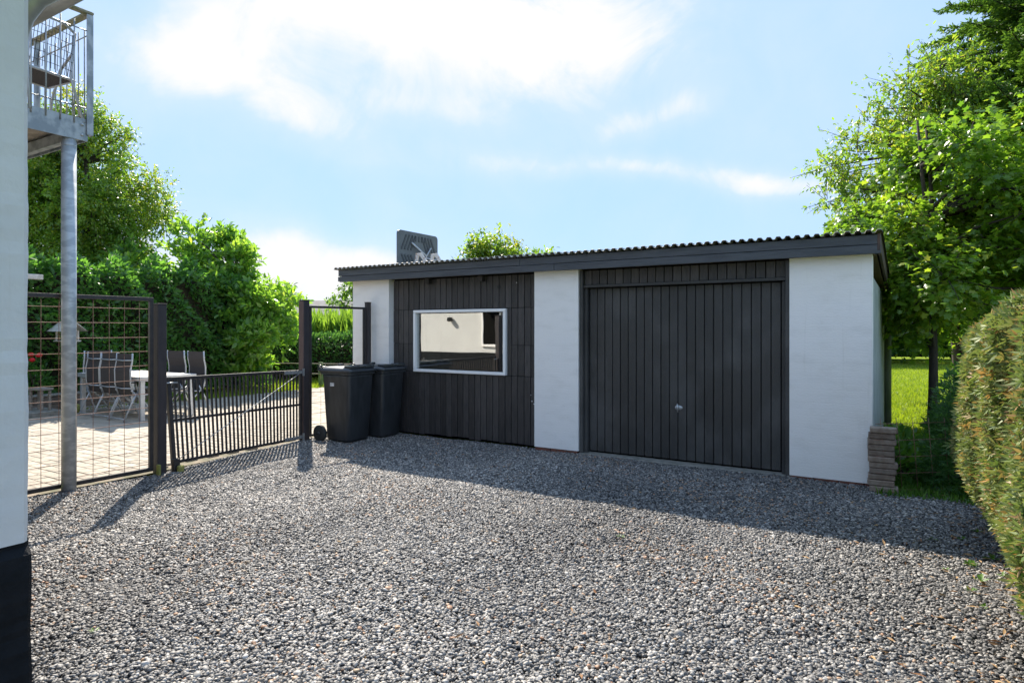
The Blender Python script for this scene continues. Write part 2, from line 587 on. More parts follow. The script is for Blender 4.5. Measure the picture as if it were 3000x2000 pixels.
YARD = [gw(0.3, 0.06), gw(7.3, 0.06), gw(8.6, 0.1), gw(9.1, -0.6), gw(9.1, -14), gw(-1.6, -14), hw(-3.72, 0.0), hw(-3.72, 2.6), hw(-4.05, 5.0)]
sheet('gravel_ground', YARD, -0.014, gravel_bed_material())

# soil strip beside the garage, under the shrubs
M_SOIL = material('soil', (0.055, 0.042, 0.028), 1.0, col2=(0.05, 0.075, 0.02), nscale=5, bump=0.8, bscale=30)
sheet('soil_strip', [gw(7.0, -0.15), gw(8.7, -0.5), gw(9.0, 1.3), gw(7.0, 1.3)], -0.030, M_SOIL)

# patio of concrete pavers
patio = sheet('patio', [hw(-10.62, 0.0), hw(-3.85, 0.0), hw(-3.85, 2.6), hw(-4.1, 5.2), hw(-4.1, 12.4), hw(-10.1, 12.4), hw(-10.1, 7.0), hw(-10.62, 6.6)], -0.022, M_JOINT)


def build_pavers():
    rng = random.Random(5)
    PL, PW, G = 0.21, 0.14, 0.005
    spots = []
    ny = int(12.2 / PW)
    for j in range(ny):
        y = 0.12 + j * PW
        off = PL / 2 if j % 2 else 0.0
        x = (-10.05 if y > 6.6 else -10.58) + off
        while x + PL < -3.93 - (0.22 if y > 4.9 else 0.02 + 0.075 * max(0, y - 2.6)):
            spots.append((x + PL / 2, y + PW / 2))
            x += PL
    base = MB().box(-PL / 2 + G / 2, PL / 2 - G / 2, -PW / 2 + G / 2, PW / 2 - G / 2, -0.03, 0, 0.006).mesh('paver', M_PAVER)
    def key(s):
        w = hw(*s)
        px = w.x / w.y * 1470 + 1176
        if px < 60: return 1e6
        return w.x ** 2 + w.y ** 2
    spots.sort(key=key)
    for k, (x, y) in enumerate(spots[:300]):
        o = link('paver', base, patio, hw(x, y, rng.uniform(-0.003, 0.003)),
                 (rng.uniform(-.006, .006), rng.uniform(-.006, .006), -TH + rng.uniform(-.006, .006)))
    mb = MB()
    vs, fs = [], []
    for (x, y) in spots[300:]:
        z = rng.uniform(-0.003, 0.003)
        k = len(vs)
        a, c = PL / 2 - G / 2, PW / 2 - G / 2
        for dx, dy in ((-a, -c), (a, -c), (a, c), (-a, c)):
            vs.append(tuple(hw(x + dx, y + dy, z)))
        for dx, dy in ((-a, -c), (a, -c), (a, c), (-a, c)):
            vs.append(tuple(hw(x + dx, y + dy, z - 0.02)))
        fs += [(k, k + 1, k + 2, k + 3)] + [(k + q, k + 4 + q, k + 4 + (q + 1) % 4, k + (q + 1) % 4) for q in range(4)]
    mb.add(vs, fs)
    o = mb.build('pavers', M_PAVER_FAR, patio)
    o['kind'] = 'stuff'


build_pavers()

# ------------------------------------------------------------------ garage
GAR = empty('garage', gw(0, 0), -TH, 'flat-roofed black and white garage with tilting door and side window', 'garage')
GLEN, GDEP = 7.067, 5.1


def rough_wall(name, x0, x1, y0, y1, z0, z1, mat, parent, seed=0, amp=0.004):
    """rendered masonry block: slightly wavy faces and soft edges"""
    rng = np.random.default_rng(seed)
    mb = MB()
    nx, nz = max(2, int((x1 - x0) / 0.12)), max(2, int((z1 - z0) / 0.12))
    ny = max(1, int((y1 - y0) / 0.15))
    def grid(P, U, V, nu, nv):
        P, U, V = Vector(P), Vector(U), Vector(V)
        N = U.cross(V).normalized()
        vs = []
        for i in range(nu + 1):
            for j in range(nv + 1):
                edge = i in (0, nu) or j in (0, nv)
                d = -0.003 if edge else rng.normal(0, amp * 0.5)
                vs.append(P + U * (i / nu) + V * (j / nv) + N * d)
        fs = [(i * (nv + 1) + j, (i + 1) * (nv + 1) + j, (i + 1) * (nv + 1) + j + 1, i * (nv + 1) + j + 1) for i in range(nu) for j in range(nv)]
        mb.add(vs, fs, True)
    dx, dy, dz = Vector((x1 - x0, 0, 0)), Vector((0, y1 - y0, 0)), Vector((0, 0, z1 - z0))
    o = Vector((x0, y0, z0))
    grid(o, dx, dz, nx, nz)
    grid(o + dx, dy, dz, ny, nz)
    grid(o + dx + dy, -dx, dz, nx, nz)
    grid(o + dy, -dy, dz, ny, nz)
    grid(o + dz, dx, dy, nx, ny)
    return mb.build(name, mat, parent)


def build_garage():
    rng = random.Random(2)
    g = GAR
    rough_wall('pillar', 0.0, 0.75, 0.0, 0.26, 0.03, 2.29, M_WHITE, g, 1)
    rough_wall('pillar', 3.252, 3.880, 0.0, 0.26, 0.03, 2.29, M_WHITE, g, 2)
    rough_wall('pillar', 6.312, 7.067, 0.0, 0.26, 0.025, 2.29, M_WHITE, g, 3)
    # brick footing under the pillars
    for x0, x1 in ((0.01, 0.74), (3.262, 3.87), (6.32, 7.055)):
        x = x0
        while x < x1 - 0.05:
            e = min(x + 0.228, x1)
            MB().box(x, e - 0.01, 0.004, 0.2, -0.06, 0.028 + rng.uniform(-.006, .002), 0.005).build('footing_brick', M_REDBRICK, g)
            x = e
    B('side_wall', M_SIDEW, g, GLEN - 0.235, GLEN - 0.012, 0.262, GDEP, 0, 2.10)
    B('side_wall', M_WHITE, g, 0.012, 0.235, 0.262, GDEP, 0, 2.10)
    B('back_wall', M_WHITE, g, 0.237, GLEN - 0.237, GDEP - 0.22, GDEP - 0.002, 0, 2.05)
    # backing behind the boards (with a hole for the window)
    for x0, x1, z0, z1 in ((0.752, 3.25, 0.0, 0.93), (0.752, 3.25, 1.815, 2.32), (0.752, 1.19, 0.931, 1.814), (2.76, 3.25, 0.931, 1.814)):
        B('backing', M_DARK, g, x0, x1, 0.128, 0.18, z0, z1, 0)
    B('backing', M_DARK, g, 3.882, 6.31, 0.20, 0.23, 0.0, 2.32, 0)
    # inner lining keeps the room dark
    B('ceiling_lining', M_DARK, g, 0.24, GLEN - 0.24, 0.235, GDEP - 0.24, 2.12, 2.14, 0)
    # boards of the window bay
    n = 25
    pit = (3.248 - 0.757) / n
    for i in range(n):
        x0 = 0.757 + i * pit
        x1 = x0 + pit - 0.0085
        jit = lambda: rng.uniform(-0.004, 0.004)
        B('board', M_BLACK, g, x0, x1, 0.10 + jit(), 0.127, 1.834, 2.272, 0.003)
        y = 0.093 + jit() * 0.5
        B('board', M_BLACK, g, x0, x1, y, 0.127, 0.02 + rng.uniform(-.015, .01), 0.915, 0.003)
        if x1 < 1.18 or x0 > 2.765:
            B('board', M_BLACK, g, x0, x1, 0.10 + jit(), 0.127, 1.334, 1.829, 0.003)
            B('board', M_BLACK, g, x0, x1, 0.10 + jit(), 0.127, 0.922, 1.329, 0.003)
        elif x0 < 1.18:
            B('board', M_BLACK, g, x0, 1.168, 0.101, 0.127, 0.922, 1.829, 0.003)
        elif x1 > 2.765:
            B('board', M_BLACK, g, 2.778, x1, 0.101, 0.127, 0.922, 1.829, 0.003)
    # brackets, vent hole, screw
    for x in (1.42, 2.35):
        B('bracket', M_BLACK, g, x, x + 0.07, 0.02, 0.098, 2.20, 2.278)
    MB().lathe([(0.024, 0), (0.024, 0.006), (0.019, 0.008)], 18, Matrix.Translation((2.645, 0.0955, 2.12)) @ Matrix.Rotation(R(90), 4, 'X')).build('vent_hole', M_ARM, g)
    MB().lathe([(0.007, 0), (0.007, 0.006)], 10, Matrix.Translation((2.93, 0.0955, 2.165)) @ Matrix.Rotation(R(90), 4, 'X')).build('screw', M_STICKER, g)
    # paint chips on the boards near the middle pillar
    for x, z, r_ in ((3.15, 0.68, 0.006), (3.165, 0.60, 0.009), (3.195, 0.565, 0.008)):
        MB().lathe([(r_, 0), (r_ * 0.8, 0.002)], 7, Matrix.Translation((x, 0.0915, z)) @ Matrix.Rotation(R(90), 4, 'X')).build('paint_chip', M_STICKER, g)
    # window
    wdw = MB().box(1.20, 2.746, 0.10, 0.12, 0.948, 0.965, 0).build('window', M_WFRAME, g)
    fw = 0.042
    x0, x1, z0, z1 = 1.172, 2.774, 0.923, 1.823
    for a, b_, c, d in ((x0, x1, z1 - fw, z1), (x0, x1, z0, z0 + fw)):
        MB().box(a, b_, 0.055, 0.150, c, d, 0.005).build('frame', M_WFRAME, wdw)
    for a, b_, c, d in ((x0, x0 + fw, z0 + fw + .001, z1 - fw - .001), (x1 - fw, x1, z0 + fw + .001, z1 - fw - .001)):
        MB().box(a, b_, 0.055, 0.150, c, d, 0.005).build('frame', M_WFRAME, wdw)
    MB().box(x0 + fw - .004, x1 - fw + .004, 0.104, 0.110, z0 + fw + 0.01, z1 - fw - 0.01, 0).build('pane', M_GLASS, wdw)
    # curtain inside, left side
    mb = MB()
    vs = []
    for i in range(25):
        x = 1.23 + i * 0.011
        yy = 0.30 + 0.014 * math.sin(i * 1.9)
        vs += [(x, yy, 1.05), (x, yy, 1.80)]
    mb.add(vs, [(2 * i, 2 * i + 2, 2 * i + 3, 2 * i + 1) for i in range(24)], True)
    mb.build('curtain', M_CURTAIN, wdw)
    # tilting door
    d = empty('garage_door', (0, 0, 0))
    d.parent = g
    n = 22
    dx0, dx1 = 3.972, 6.214
    pit = (dx1 - dx0) / n
    for i in range(n):
        a = dx0 + i * pit
        MB().box(a, a + pit - 0.0085, 0.150 + rng.uniform(-.002, .002), 0.172, 0.03, 2.05, 0.003).build('plank', M_DOOR, d)
    MB().box(dx0 + .004, dx1 - .004, 0.1745, 0.19, 0.032, 2.048, 0).build('door_sheet', M_DARK, d)
    hx, hz = 5.099, 0.633
    MB().lathe([(0.046, 0), (0.046, 0.004), (0.038, 0.007)], 24, Matrix.Translation((hx, 0.1475, hz)) @ Matrix.Diagonal((1, 1, .62, 1)) @ Matrix.Rotation(R(90), 4, 'X')).build('handle_plate', M_GALV2, d)
    MB().tube([(hx, 0.142, hz), (hx, 0.105, hz)], 0.009, 10).tube([(hx - .004, 0.106, hz + .05), (hx, 0.100, hz + .01), (hx + .002, 0.104, hz - .05)], [0.008, 0.011, 0.006], 8).build('handle', M_GALV2, d)
    for x in (hx - 0.030, hx + 0.030):
        MB().lathe([(0.006, 0), (0.004, 0.003)], 8, Matrix.Translation((x, 0.1405, hz)) @ Matrix.Rotation(R(90), 4, 'X')).build('screw', M_ALU, d)
    # frame round the door
    B('door_jamb', M_DOOR, g, 3.8805, 3.925, 0.03, 0.197, 0.0, 2.275)
    B('door_jamb', M_DOOR, g, 3.9255, 3.962, 0.09, 0.197, 0.0, 2.058)
    B('door_jamb', M_DOOR, g, 6.268, 6.3115, 0.03, 0.197, 0.0, 2.275)
    B('door_jamb', M_DOOR, g, 6.224, 6.2675, 0.09, 0.197, 0.0, 2.058)
    B('door_head', M_DOOR, g, 3.9255, 6.2675, 0.05, 0.197, 2.060, 2.096)
    n = 23
    pit = (6.2675 - 3.9255) / n
    for i in range(n):
        a = 3.9255 + i * pit
        B('lintel_board', M_BLACK, g, a + .004, a + pit - .0045, 0.088 + rng.uniform(-.003, .003), 0.13, 2.098, 2.275, 0.003)
    B('lintel_backing', M_DARK, g, 3.9255, 6.2675, 0.131, 0.15, 2.098, 2.275, 0)
    B('threshold', M_CONC, g, 3.885, 6.31, 0.0, 0.199, -0.08, 0.008, 0.008)
    # fascia: two boards deep, with a shadow gap
    B('fascia_board', M_FASCIA, g, -0.195, 3.10, -0.115, -0.085, 2.368, 2.462, 0.004)
    B('fascia_board', M_FASCIA, g, 3.104, 7.145, -0.115, -0.085, 2.366, 2.460, 0.004)
    B('fascia_board', M_FASCIA, g, -0.165, 3.60, -0.118, -0.088, 2.276, 2.363, 0.004)
    B('fascia_board', M_FASCIA, g, 3.604, 7.145, -0.118, -0.088, 2.275, 2.362, 0.004)
    B('fascia_backing', M_FASCIA, g, -0.15, 7.13, -0.084, -0.05, 2.30, 2.45, 0)
    B('end_block', M_FASCIA, g, -0.225, -0.166, -0.095, -0.05, 2.29, 2.361, 0.004)
    # soffit and purlins
    for x in (0.3, 1.5, 2.7, 3.9, 5.1, 6.3):
        MB().bar((x, -0.04, 2.39), (x, GDEP + .12, 2.13), 0.05, 0.10).build('rafter', M_SOFFIT, g)
    MB().add([(-.15, -.045, 2.296), (7.10, -.045, 2.296), (7.10, .30, 2.290), (-.15, .30, 2.290)], [(0, 1, 2, 3)]).build('soffit', M_SOFFIT, g)
    MB().add([(6.99, .31, 2.288), (7.10, .31, 2.288), (7.10, 5.18, 2.05), (6.99, 5.18, 2.05)], [(0, 1, 2, 3)]).build('soffit', M_SOFFIT, g)
    MB().bar((7.128, -0.12, 2.392), (7.128, GDEP + 0.12, 2.125), 0.028, 0.165, ch=0.004).build('barge_board', M_BARGE, g)
    MB().bar((-0.165, -0.05, 2.392), (-0.165, GDEP + 0.12, 2.125), 0.028, 0.165, ch=0.004).build('barge_board', M_BARGE, g)
    # corrugated roof sheets, each about a metre wide
    pitch = 0.0905
    prof = [(0, 0), (0.014, 0.003), (0.026, 0.025), (0.033, 0.028), (0.059, 0.028), (0.066, 0.025), (0.078, 0.003), (pitch, 0)]
    xs = -0.245
    k = 0
    while xs < 7.10:
        nb = 11
        pts = []
        for i in range(nb):
            for (px, pz) in prof[:-1]:
                pts.append((xs + i * pitch + px, pz))
        pts.append((xs + nb * pitch + 0.03, 0.002))
        pts = [p for p in pts if p[0] <= 7.165]
        vs, fs = [], []
        lift = 0.0015 * (k % 2)
        rows = [(-0.165, 2.470), (2.4, 2.470 - 2.565 * 0.051), (GDEP + 0.18, 2.470 - 5.445 * 0.051)]
        for th in (0, 0.004):
            for (yy, zz) in rows:
                yj = yy + (rng.uniform(-.008, .008) if yy < 0 else 0)
                vs += [(x, yj, zz + z + th + lift) for x, z in pts]
        N = len(pts)
        for t in (0, 1):
            for r_ in range(2):
                for i in range(N - 1):
                    q = (t * 3 + r_) * N + i
                    f = (q, q + 1, q + N + 1, q + N)
                    fs.append(f if t else f[::-1])
        for i in range(N - 1):
            fs.append((i, i + 1, 3 * N + i + 1, 3 * N + i))
        MB().add(vs, fs).build('roof_sheet', M_ROOF, g)
        xs += nb * pitch
        k += 1
    # rear downpipe on the right-hand side
    MB().tube([(7.112, GDEP - 0.45, 0.0), (7.112, GDEP - 0.45, 2.10)], 0.052, 12).build('downpipe', M_GREENPIPE, g)


build_garage()

# ------------------------------------------------------------------ house and balcony


def build_house():
    h = empty('house', hw(0, 0), -TH, 'white rendered house corner with black plinth at the left edge', 'house')
    rng = np.random.default_rng(4)
    # side wall with a slightly uneven outer corner
    zs = np.linspace(0.655, 3.62, 60)
    mb = MB()
    vs, fs = [], []
    for z in zs:
        e = 0.0022 * math.sin(z * 7.1) + rng.normal(0, 0.0012)
        vs += [(e, -9.0, z), (e, -3.0, z), (e, -1.0, z), (e * 1.0, -0.02, z), (e - 0.016, 0.0 + e * .5, z), (-1.0, 0, z), (-4.0, 0.0, z), (-9.5, 0.0, z)]
    for i in range(len(zs) - 1):
        for j in range(7):
            a = i * 8 + j
            fs.append((a, a + 1, a + 9, a + 8))
    mb.add(vs, fs, False)
    mb.build('wall', M_HOUSE, h)
    mb = MB()
    vs, fs = [], []
    zs = np.linspace(-0.1, 0.665, 26)
    for z in zs:
        e = 0.014 + 0.008 * math.sin(z * 16) + rng.normal(0, 0.002) - (0.02 if z > 0.62 else 0)
        vs += [(e, -9.0, z), (e, -1.0, z), (e, -0.01, z), (e - 0.014, 0.006, z), (-0.8, 0.012, z), (-9.5, 0.012, z)]
    for i in range(len(zs) - 1):
        for j in range(5):
            a = i * 6 + j
            fs.append((a, a + 1, a + 7, a + 6))
    mb.add(vs, fs, False)
    mb.build('plinth', M_PLINTH, h)
    MB().box(-9.5, -0.9, 0.013, 0.028, -0.1, 0.95, 0.004).build('plinth', M_PLINTH, h)
    # window and door in the wall that faces the patio (seen only as a reflection)
    w = MB().box(-5.9, -4.9, 0.002, 0.02, 1.15, 2.15, 0.002).build('window', M_DARK, h)
    for a in ((-5.95, -4.85, 2.15, 2.21), (-5.95, -4.85, 1.09, 1.15), (-5.95, -5.89, 1.151, 2.149), (-4.91, -4.85, 1.151, 2.149), (-5.43, -5.37, 1.151, 2.149)):
        MB().box(a[0], a[1], 0.003, 0.045, a[2], a[3], 0.004).build('frame', M_WFRAME, w)
    l = MB().tube([(-6.9, 0.03, 1.80), (-6.9, 0.14, 1.80)], 0.05, 12).build('wall_lamp', M_ARM, h)
    # eaves, gutter, roof
    mb = MB()
    mb.add([(.35, -9.2, 3.58), (.35, .62, 3.58), (-9.9, .62, 3.58), (-9.9, -9.2, 3.58), (.35, -4.3, 7.2), (-9.9, -4.3, 7.2)],
           [(0, 1, 2, 3), (1, 4, 5, 2), (0, 3, 5, 4), (0, 4, 1), (3, 2, 5)])
    mb.build('roof', M_TILE, h)
    MB().tube([(.36, .70, 3.62), (-9.9, .70, 3.62)], 0.065, 12).build('gutter', M_PIPE, h)
    # downpipe elbow from gutter back to the wall
    pts = [(-0.27, 0.62, 3.62), (-0.27, 0.60, 3.58), (-0.27, 0.54, 3.50), (-0.27, 0.20, 3.16), (-0.29, 0.13, 3.09), (-0.33, 0.09, 3.00), (-0.46, 0.075, 2.78), (-0.48, 0.075, 2.66), (-0.48, 0.075, 0.1)]
    p = MB().tube(pts, 0.058, 20).build('downpipe', M_PIPE, h)
    MB().tube([(-0.27, 0.245, 3.205), (-0.27, 0.195, 3.155)], 0.062, 20).build('pipe_collar', M_PIPE, p)


build_house()


def build_balcony():
    bx, by = -3.595, 1.896           # outer corner nearest the yard (house axes)
    b = empty('balcony', hw(bx, by), -TH, 'galvanised steel balcony with bar railing on a round column by the house', 'balcony')
    # local: +x to the yard, +y away from the house; corner at 0,0
    WID, DEP = 3.3, by - 0.02
    zt, zb, rail = 3.57, 3.36, 4.60
    MB().box(-0.006, 0.006, -DEP, 0.0, zb, zt, 0).build('side_beam', M_GALV, b)
    MB().box(-WID, -0.008, -0.010, 0.0, zb, zt, 0).build('front_beam', M_GALV, b)
    MB().box(-WID - .006, -WID + .006, -DEP, -.012, zb, zt, 0).build('side_beam', M_GALV, b)
    for yy in (-0.08, -0.95, -1.8):
        MB().box(-WID + .01, -0.01, yy - .03, yy + .03, zb + .005, zb + .11, 0.003).build('joist', M_GALV, b)
    MB().box(-WID + .01, -0.012, -DEP, -0.013, zb + .14, zb + .165, 0).build('deck', M_GREYW, b)
    # bolts on the side beam
    for yy in (-0.05, -0.78, -1.5):
        for zz in (zb + .05, zt - .06):
            MB().lathe([(0.014, 0), (0.014, 0.006), (0.009, 0.014)], 10, Matrix.Translation((0.006, yy, zz)) @ Matrix.Rotation(R(90), 4, 'Y')).build('bolt', M_GALV2, b)
    # column (under the side beam)
    c = MB().tube([(-0.06, -0.135, -0.03), (-0.06, -0.135, zb + .012)], 0.062, 28).build('column', M_COLUMN, b)
    MB().tube([(-0.06, -0.135, zb - .07), (-0.06, -0.135, zb - .064)], 0.0635, 28).build('weld_ring', M_COLUMN, c)
    # corner and railing posts: angle profiles
    def post(x, y, sx=1):
        MB().box(x - .05, x + .012, y + .002, y + .014, zb + .06, rail - .012, 0.002).box(x + .0125, x + .024, y - .045, y + .0135, zb + .06, rail - .012, 0.002).build('post', M_GALV, b)
    post(0.0, 0.03)
    post(-1.1, 0.03)
    post(-2.2, 0.03)
    # cap rails
    MB().box(-0.036, 0.032, -DEP, 0.045, rail - 0.010, rail + 0.016, 0.004).build('handrail', M_CAP, b)
    MB().box(-WID, -0.038, -0.022, 0.045, rail - 0.012, rail + 0.014, 0.004).build('handrail', M_CAP, b)
    # horizontal rods and upright bars
    for z in (zt + 0.11, rail - 0.17):
        MB().tube([(0.0, -DEP, z), (0.0, 0.02, z)], 0.006, 8).build('rod', M_GALV, b)
        MB().tube([(-WID, 0.012, z - .035), (0.0, 0.012, z - .035)], 0.006, 8).build('rod', M_GALV, b)
    rng = random.Random(3)
    y = -0.12
    while y > -DEP:
        MB().tube([(0.0125, y, zt - .06), (0.0125, y, rail - 0.10)], 0.0062, 8).build('bar', M_GALV, b)
        y -= 0.118
    x = -0.11
    while x > -2.6:
        MB().tube([(x, 0.0245, zt - .06), (x, 0.0245, rail - 0.10 - .02)], 0.0062, 8).build('bar', M_GALV, b)
        x -= 0.118


build_balcony()


def build_balcony_chair():
    c = empty('balcony_chair', hw(-3.90, 1.58, 3.527), -TH + R(98),
              'grey woven armchair on the steel balcony', 'chair')
    # local: seat faces +y, back at -y
    m = MB()
    # hoop of the backrest that runs round into the arms
    hoop = [(-0.27, 0.24, 0.0), (-0.28, 0.22, 0.30), (-0.29, 0.10, 0.60), (-0.27, -0.12, 0.72), (-0.20, -0.27, 0.86), (-0.08, -0.31, 0.90), (0.08, -0.31, 0.90),
            (0.20, -0.27, 0.86), (0.27, -0.12, 0.72), (0.29, 0.10, 0.60), (0.28, 0.22, 0.30), (0.27, 0.24, 0.0)]
    m.tube(hoop, 0.0135, 8)
    m.build('frame', M_ALU, c)
    for s in (-1, 1):
        MB().tube([(0.20 * s, -0.27, 0.84), (0.19 * s, -0.22, 0.45), (0.24 * s, -0.34, 0.0)], 0.0125, 8).build('leg', M_ALU, c)
    MB().tube([(-.24, -.2, .43), (-.25, .22, .43), (.25, .22, .43), (.24, -.2, .43), (-.24, -.2, .43)], 0.012, 8).build('seat_frame', M_ALU, c)
    mb = MB()
    for i in range(12):
        y = -0.2 + i * 0.036
        mb.box(-.24, .24, y, y + 0.028, 0.432, 0.437)
    mb.build('seat', M_MESHF, c)
    mb = MB()
    for i in range(12):
        t = i / 11
        x = -0.17 + 0.34 * t
        mb.tube([(x, -0.235 - .03 * math.cos(t * 6.28 - 3.14), 0.45), (x, -0.27, .68), (x * 0.98, -0.30, 0.885 - .06 * abs(2 * t - 1) ** 3)], 0.0028, 5)
    for i in range(5):
        z = 0.5 + i * 0.08
        mb.tube([(-.19, -0.232 - (z - .45) * .13, z), (0, -0.262 - (z - .45) * .13, z), (.19, -0.232 - (z - .45) * .13, z)], 0.0026, 5)
    mb.build('backrest', M_MESHF, c)


build_balcony_chair()

# ------------------------------------------------------------------ fence, gate


def fence_panel(name, p0, p1, z0, z1, label, step=0.15, fr=0.04, wire_top=None):
    """mesh panel in a flat steel frame from p0 to p1 (world xy)"""
    p0, p1 = Vector(p0), Vector(p1)
    L = (p1 - p0).length
    ang = math.atan2(p1.y - p0.y, p1.x - p0.x)
    e = empty(name, (p0.x, p0.y, 0), ang, label, 'fence panel')
    B('frame_rail', M_STEEL, e, 0, L, -fr / 2, fr / 2, z1 - fr, z1, 0.003)
    B('frame_rail', M_STEEL, e, 0, L, -fr / 2, fr / 2, z0, z0 + fr, 0.003)
    B('frame_stile', M_STEEL, e, 0, fr, -fr / 2 + .001, fr / 2 - .001, z0 + fr + .001, z1 - fr - .001, 0.003)
    B('frame_stile', M_STEEL, e, L - fr, L, -fr / 2 + .001, fr / 2 - .001, z0 + fr + .001, z1 - fr - .001, 0.003)
    rng = random.Random(int(L * 1000))
    wt = wire_top or z1 - fr
    x = L - fr - 0.10
    while x > fr + 0.02:
        MB().tube([(x, 0.002, z0 + fr), (x + rng.uniform(-.004, .004), 0.002, (z0 + z1) / 2), (x, 0.002, wt)], 0.0027, 6).build('wire', M_RUST, e)
        x -= step
    z = z1 - fr - 0.085 if wire_top is None else wt - .005
    while z > z0 + fr + 0.02:
        MB().tube([(fr, -0.004, z), (L / 2, -0.004, z + rng.uniform(-.004, .004)), (L - fr, -0.004, z)], 0.003, 6).build('wire', M_RUST, e)
        z -= step
    return e


def fence_post(w, z1, size, label, brown=False):
    e = empty('fence_post', (w.x, w.y, 0), -TH, label, 'post')
    s = size / 2
    B('shaft', M_POST, e, -s, s, -s, s, -0.06, z1, 0.006)
    B('cap', M_STEEL, e, -s - .004, s + .004, -s - .004, s + .004, z1 + .0005, z1 + 0.010, 0.003)
    if brown:
        B('brown_face', M_POSTB, e, -s + .002, s - .002, -s - .006, -s - .0005, 0.02, z1 - .01, 0.001)  # thin brown slab over one face of the shaft
    return e


A0 = hw(-3.735, 0.03); A1 = hw(-3.725, 2.60)
fence_panel('mesh_fence', (A0.x, A0.y), (A1.x, A1.y), 0.03, 1.885, 'wide rusty wire mesh fence panel in dark frame behind the steel column')
P1 = hw(-3.74, 2.685)
P2 = hw(-4.0, 4.87)
P3 = gw(0.405, -0.085)
fence_post(P1, 1.815, 0.10, 'dark square post between the wide mesh panel and the gate')
fence_post(P2, 1.945, 0.102, 'tall dark square post carrying the gate hinges, one face brown', True)
fence_post(P3, 1.945, 0.072, 'slim dark post against the left white garage pillar')
d = (P3 - P2).normalized()
q0 = P2 + d * 0.075; q1 = P3 - d * 0.055
fence_panel('mesh_fence', (q0.x, q0.y), (q1.x, q1.y), 0.04, 1.875, 'narrow mesh fence panel between gate post and garage', fr=0.032, wire_top=0.66)


def build_gate():
    TL, TR = hw(-3.765, 2.775, 1.0), hw(-3.985, 4.80, 0.965)
    BL, BR = hw(-3.70, 2.80, 0.085), hw(-3.985, 4.80, 0.045)
    g = empty('gate', (BR.x, BR.y, 0), 0, 'low black barred gate, sagging, with a diagonal brace', 'gate')
    O = Vector((BR.x, BR.y, 0))
    def pt(u, v, off=0.0):
        p = (TL * (1 - u) + TR * u) * v + (BL * (1 - u) + BR * u) * (1 - v)
        n = Vector((CT, -ST, 0))
        return p - O + n * off
    up = Vector((0, 0, 1))
    n_ = Vector((CT, -ST, 0))
    MB().bar(pt(0, 1), pt(1, 1), 0.034, 0.034, ch=.003).build('top_rail', M_STEEL, g)
    MB().bar(pt(0.02, 0), pt(1, 0), 0.034, 0.034, ch=.003).build('bottom_rail', M_STEEL, g)
    MB().bar(pt(0.02, .5), pt(0.985, .5), 0.030, 0.030, ch=.003).build('middle_rail', M_STEEL, g)
    MB().bar(pt(0.008, -0.01), pt(0.008, 1.02), 0.045, 0.045, up=n_, ch=.003).build('stile', M_STEEL, g)
    MB().bar(pt(0.992, 0.02), pt(0.992, .98), 0.036, 0.036, up=n_, ch=.003).build('stile', M_STEEL, g)
    nb = 33
    for i in range(1, nb):
        u = 0.012 + 0.976 * i / nb
        MB().bar(pt(u, 0.018), pt(u, 0.982), 0.022, 0.012, up=n_).build('bar', M_STEEL, g)
    MB().tube([pt(0.03, 0.03, .026), pt(0.97, 0.96, .026)], 0.0045, 8).build('brace', M_GALV, g)
    # hinges at the tall post, latch at the other
    for v in (0.985, 0.015):
        MB().bar(pt(0.84, v, .0215), pt(1.0, v, .0215), 0.006, 0.042).build('hinge', M_GALV2, g)
        MB().bar(pt(1.005, v - .055, .04), pt(1.005, v + .055, .04), 0.03, 0.008, up=n_).build('hinge', M_GALV2, g)
    MB().tube([pt(-0.03, .95, .02), pt(0.0, .955, .05), pt(0.05, .95, .045)], 0.008, 8).build('latch', M_GALV2, g)


build_gate()
# gate stop by the post: small wood and iron bits
e = empty('gate_stop', hw(-3.66, 2.80), -TH, 'small yellow and black wooden gate stop at the foot of the post', 'gate stop')
B('block', M_STEEL, e, -.03, .03, -.02, .05, -.02, .13)
B('wedge', M_MOSSROCK, e, .035, .085, .0, .07, -.02, .06, .012)
B('wedge', M_MOSSROCK, e, -.02, .035, -.19, -.165, -.02, .10, .006)

# ------------------------------------------------------------------ wheelie bins


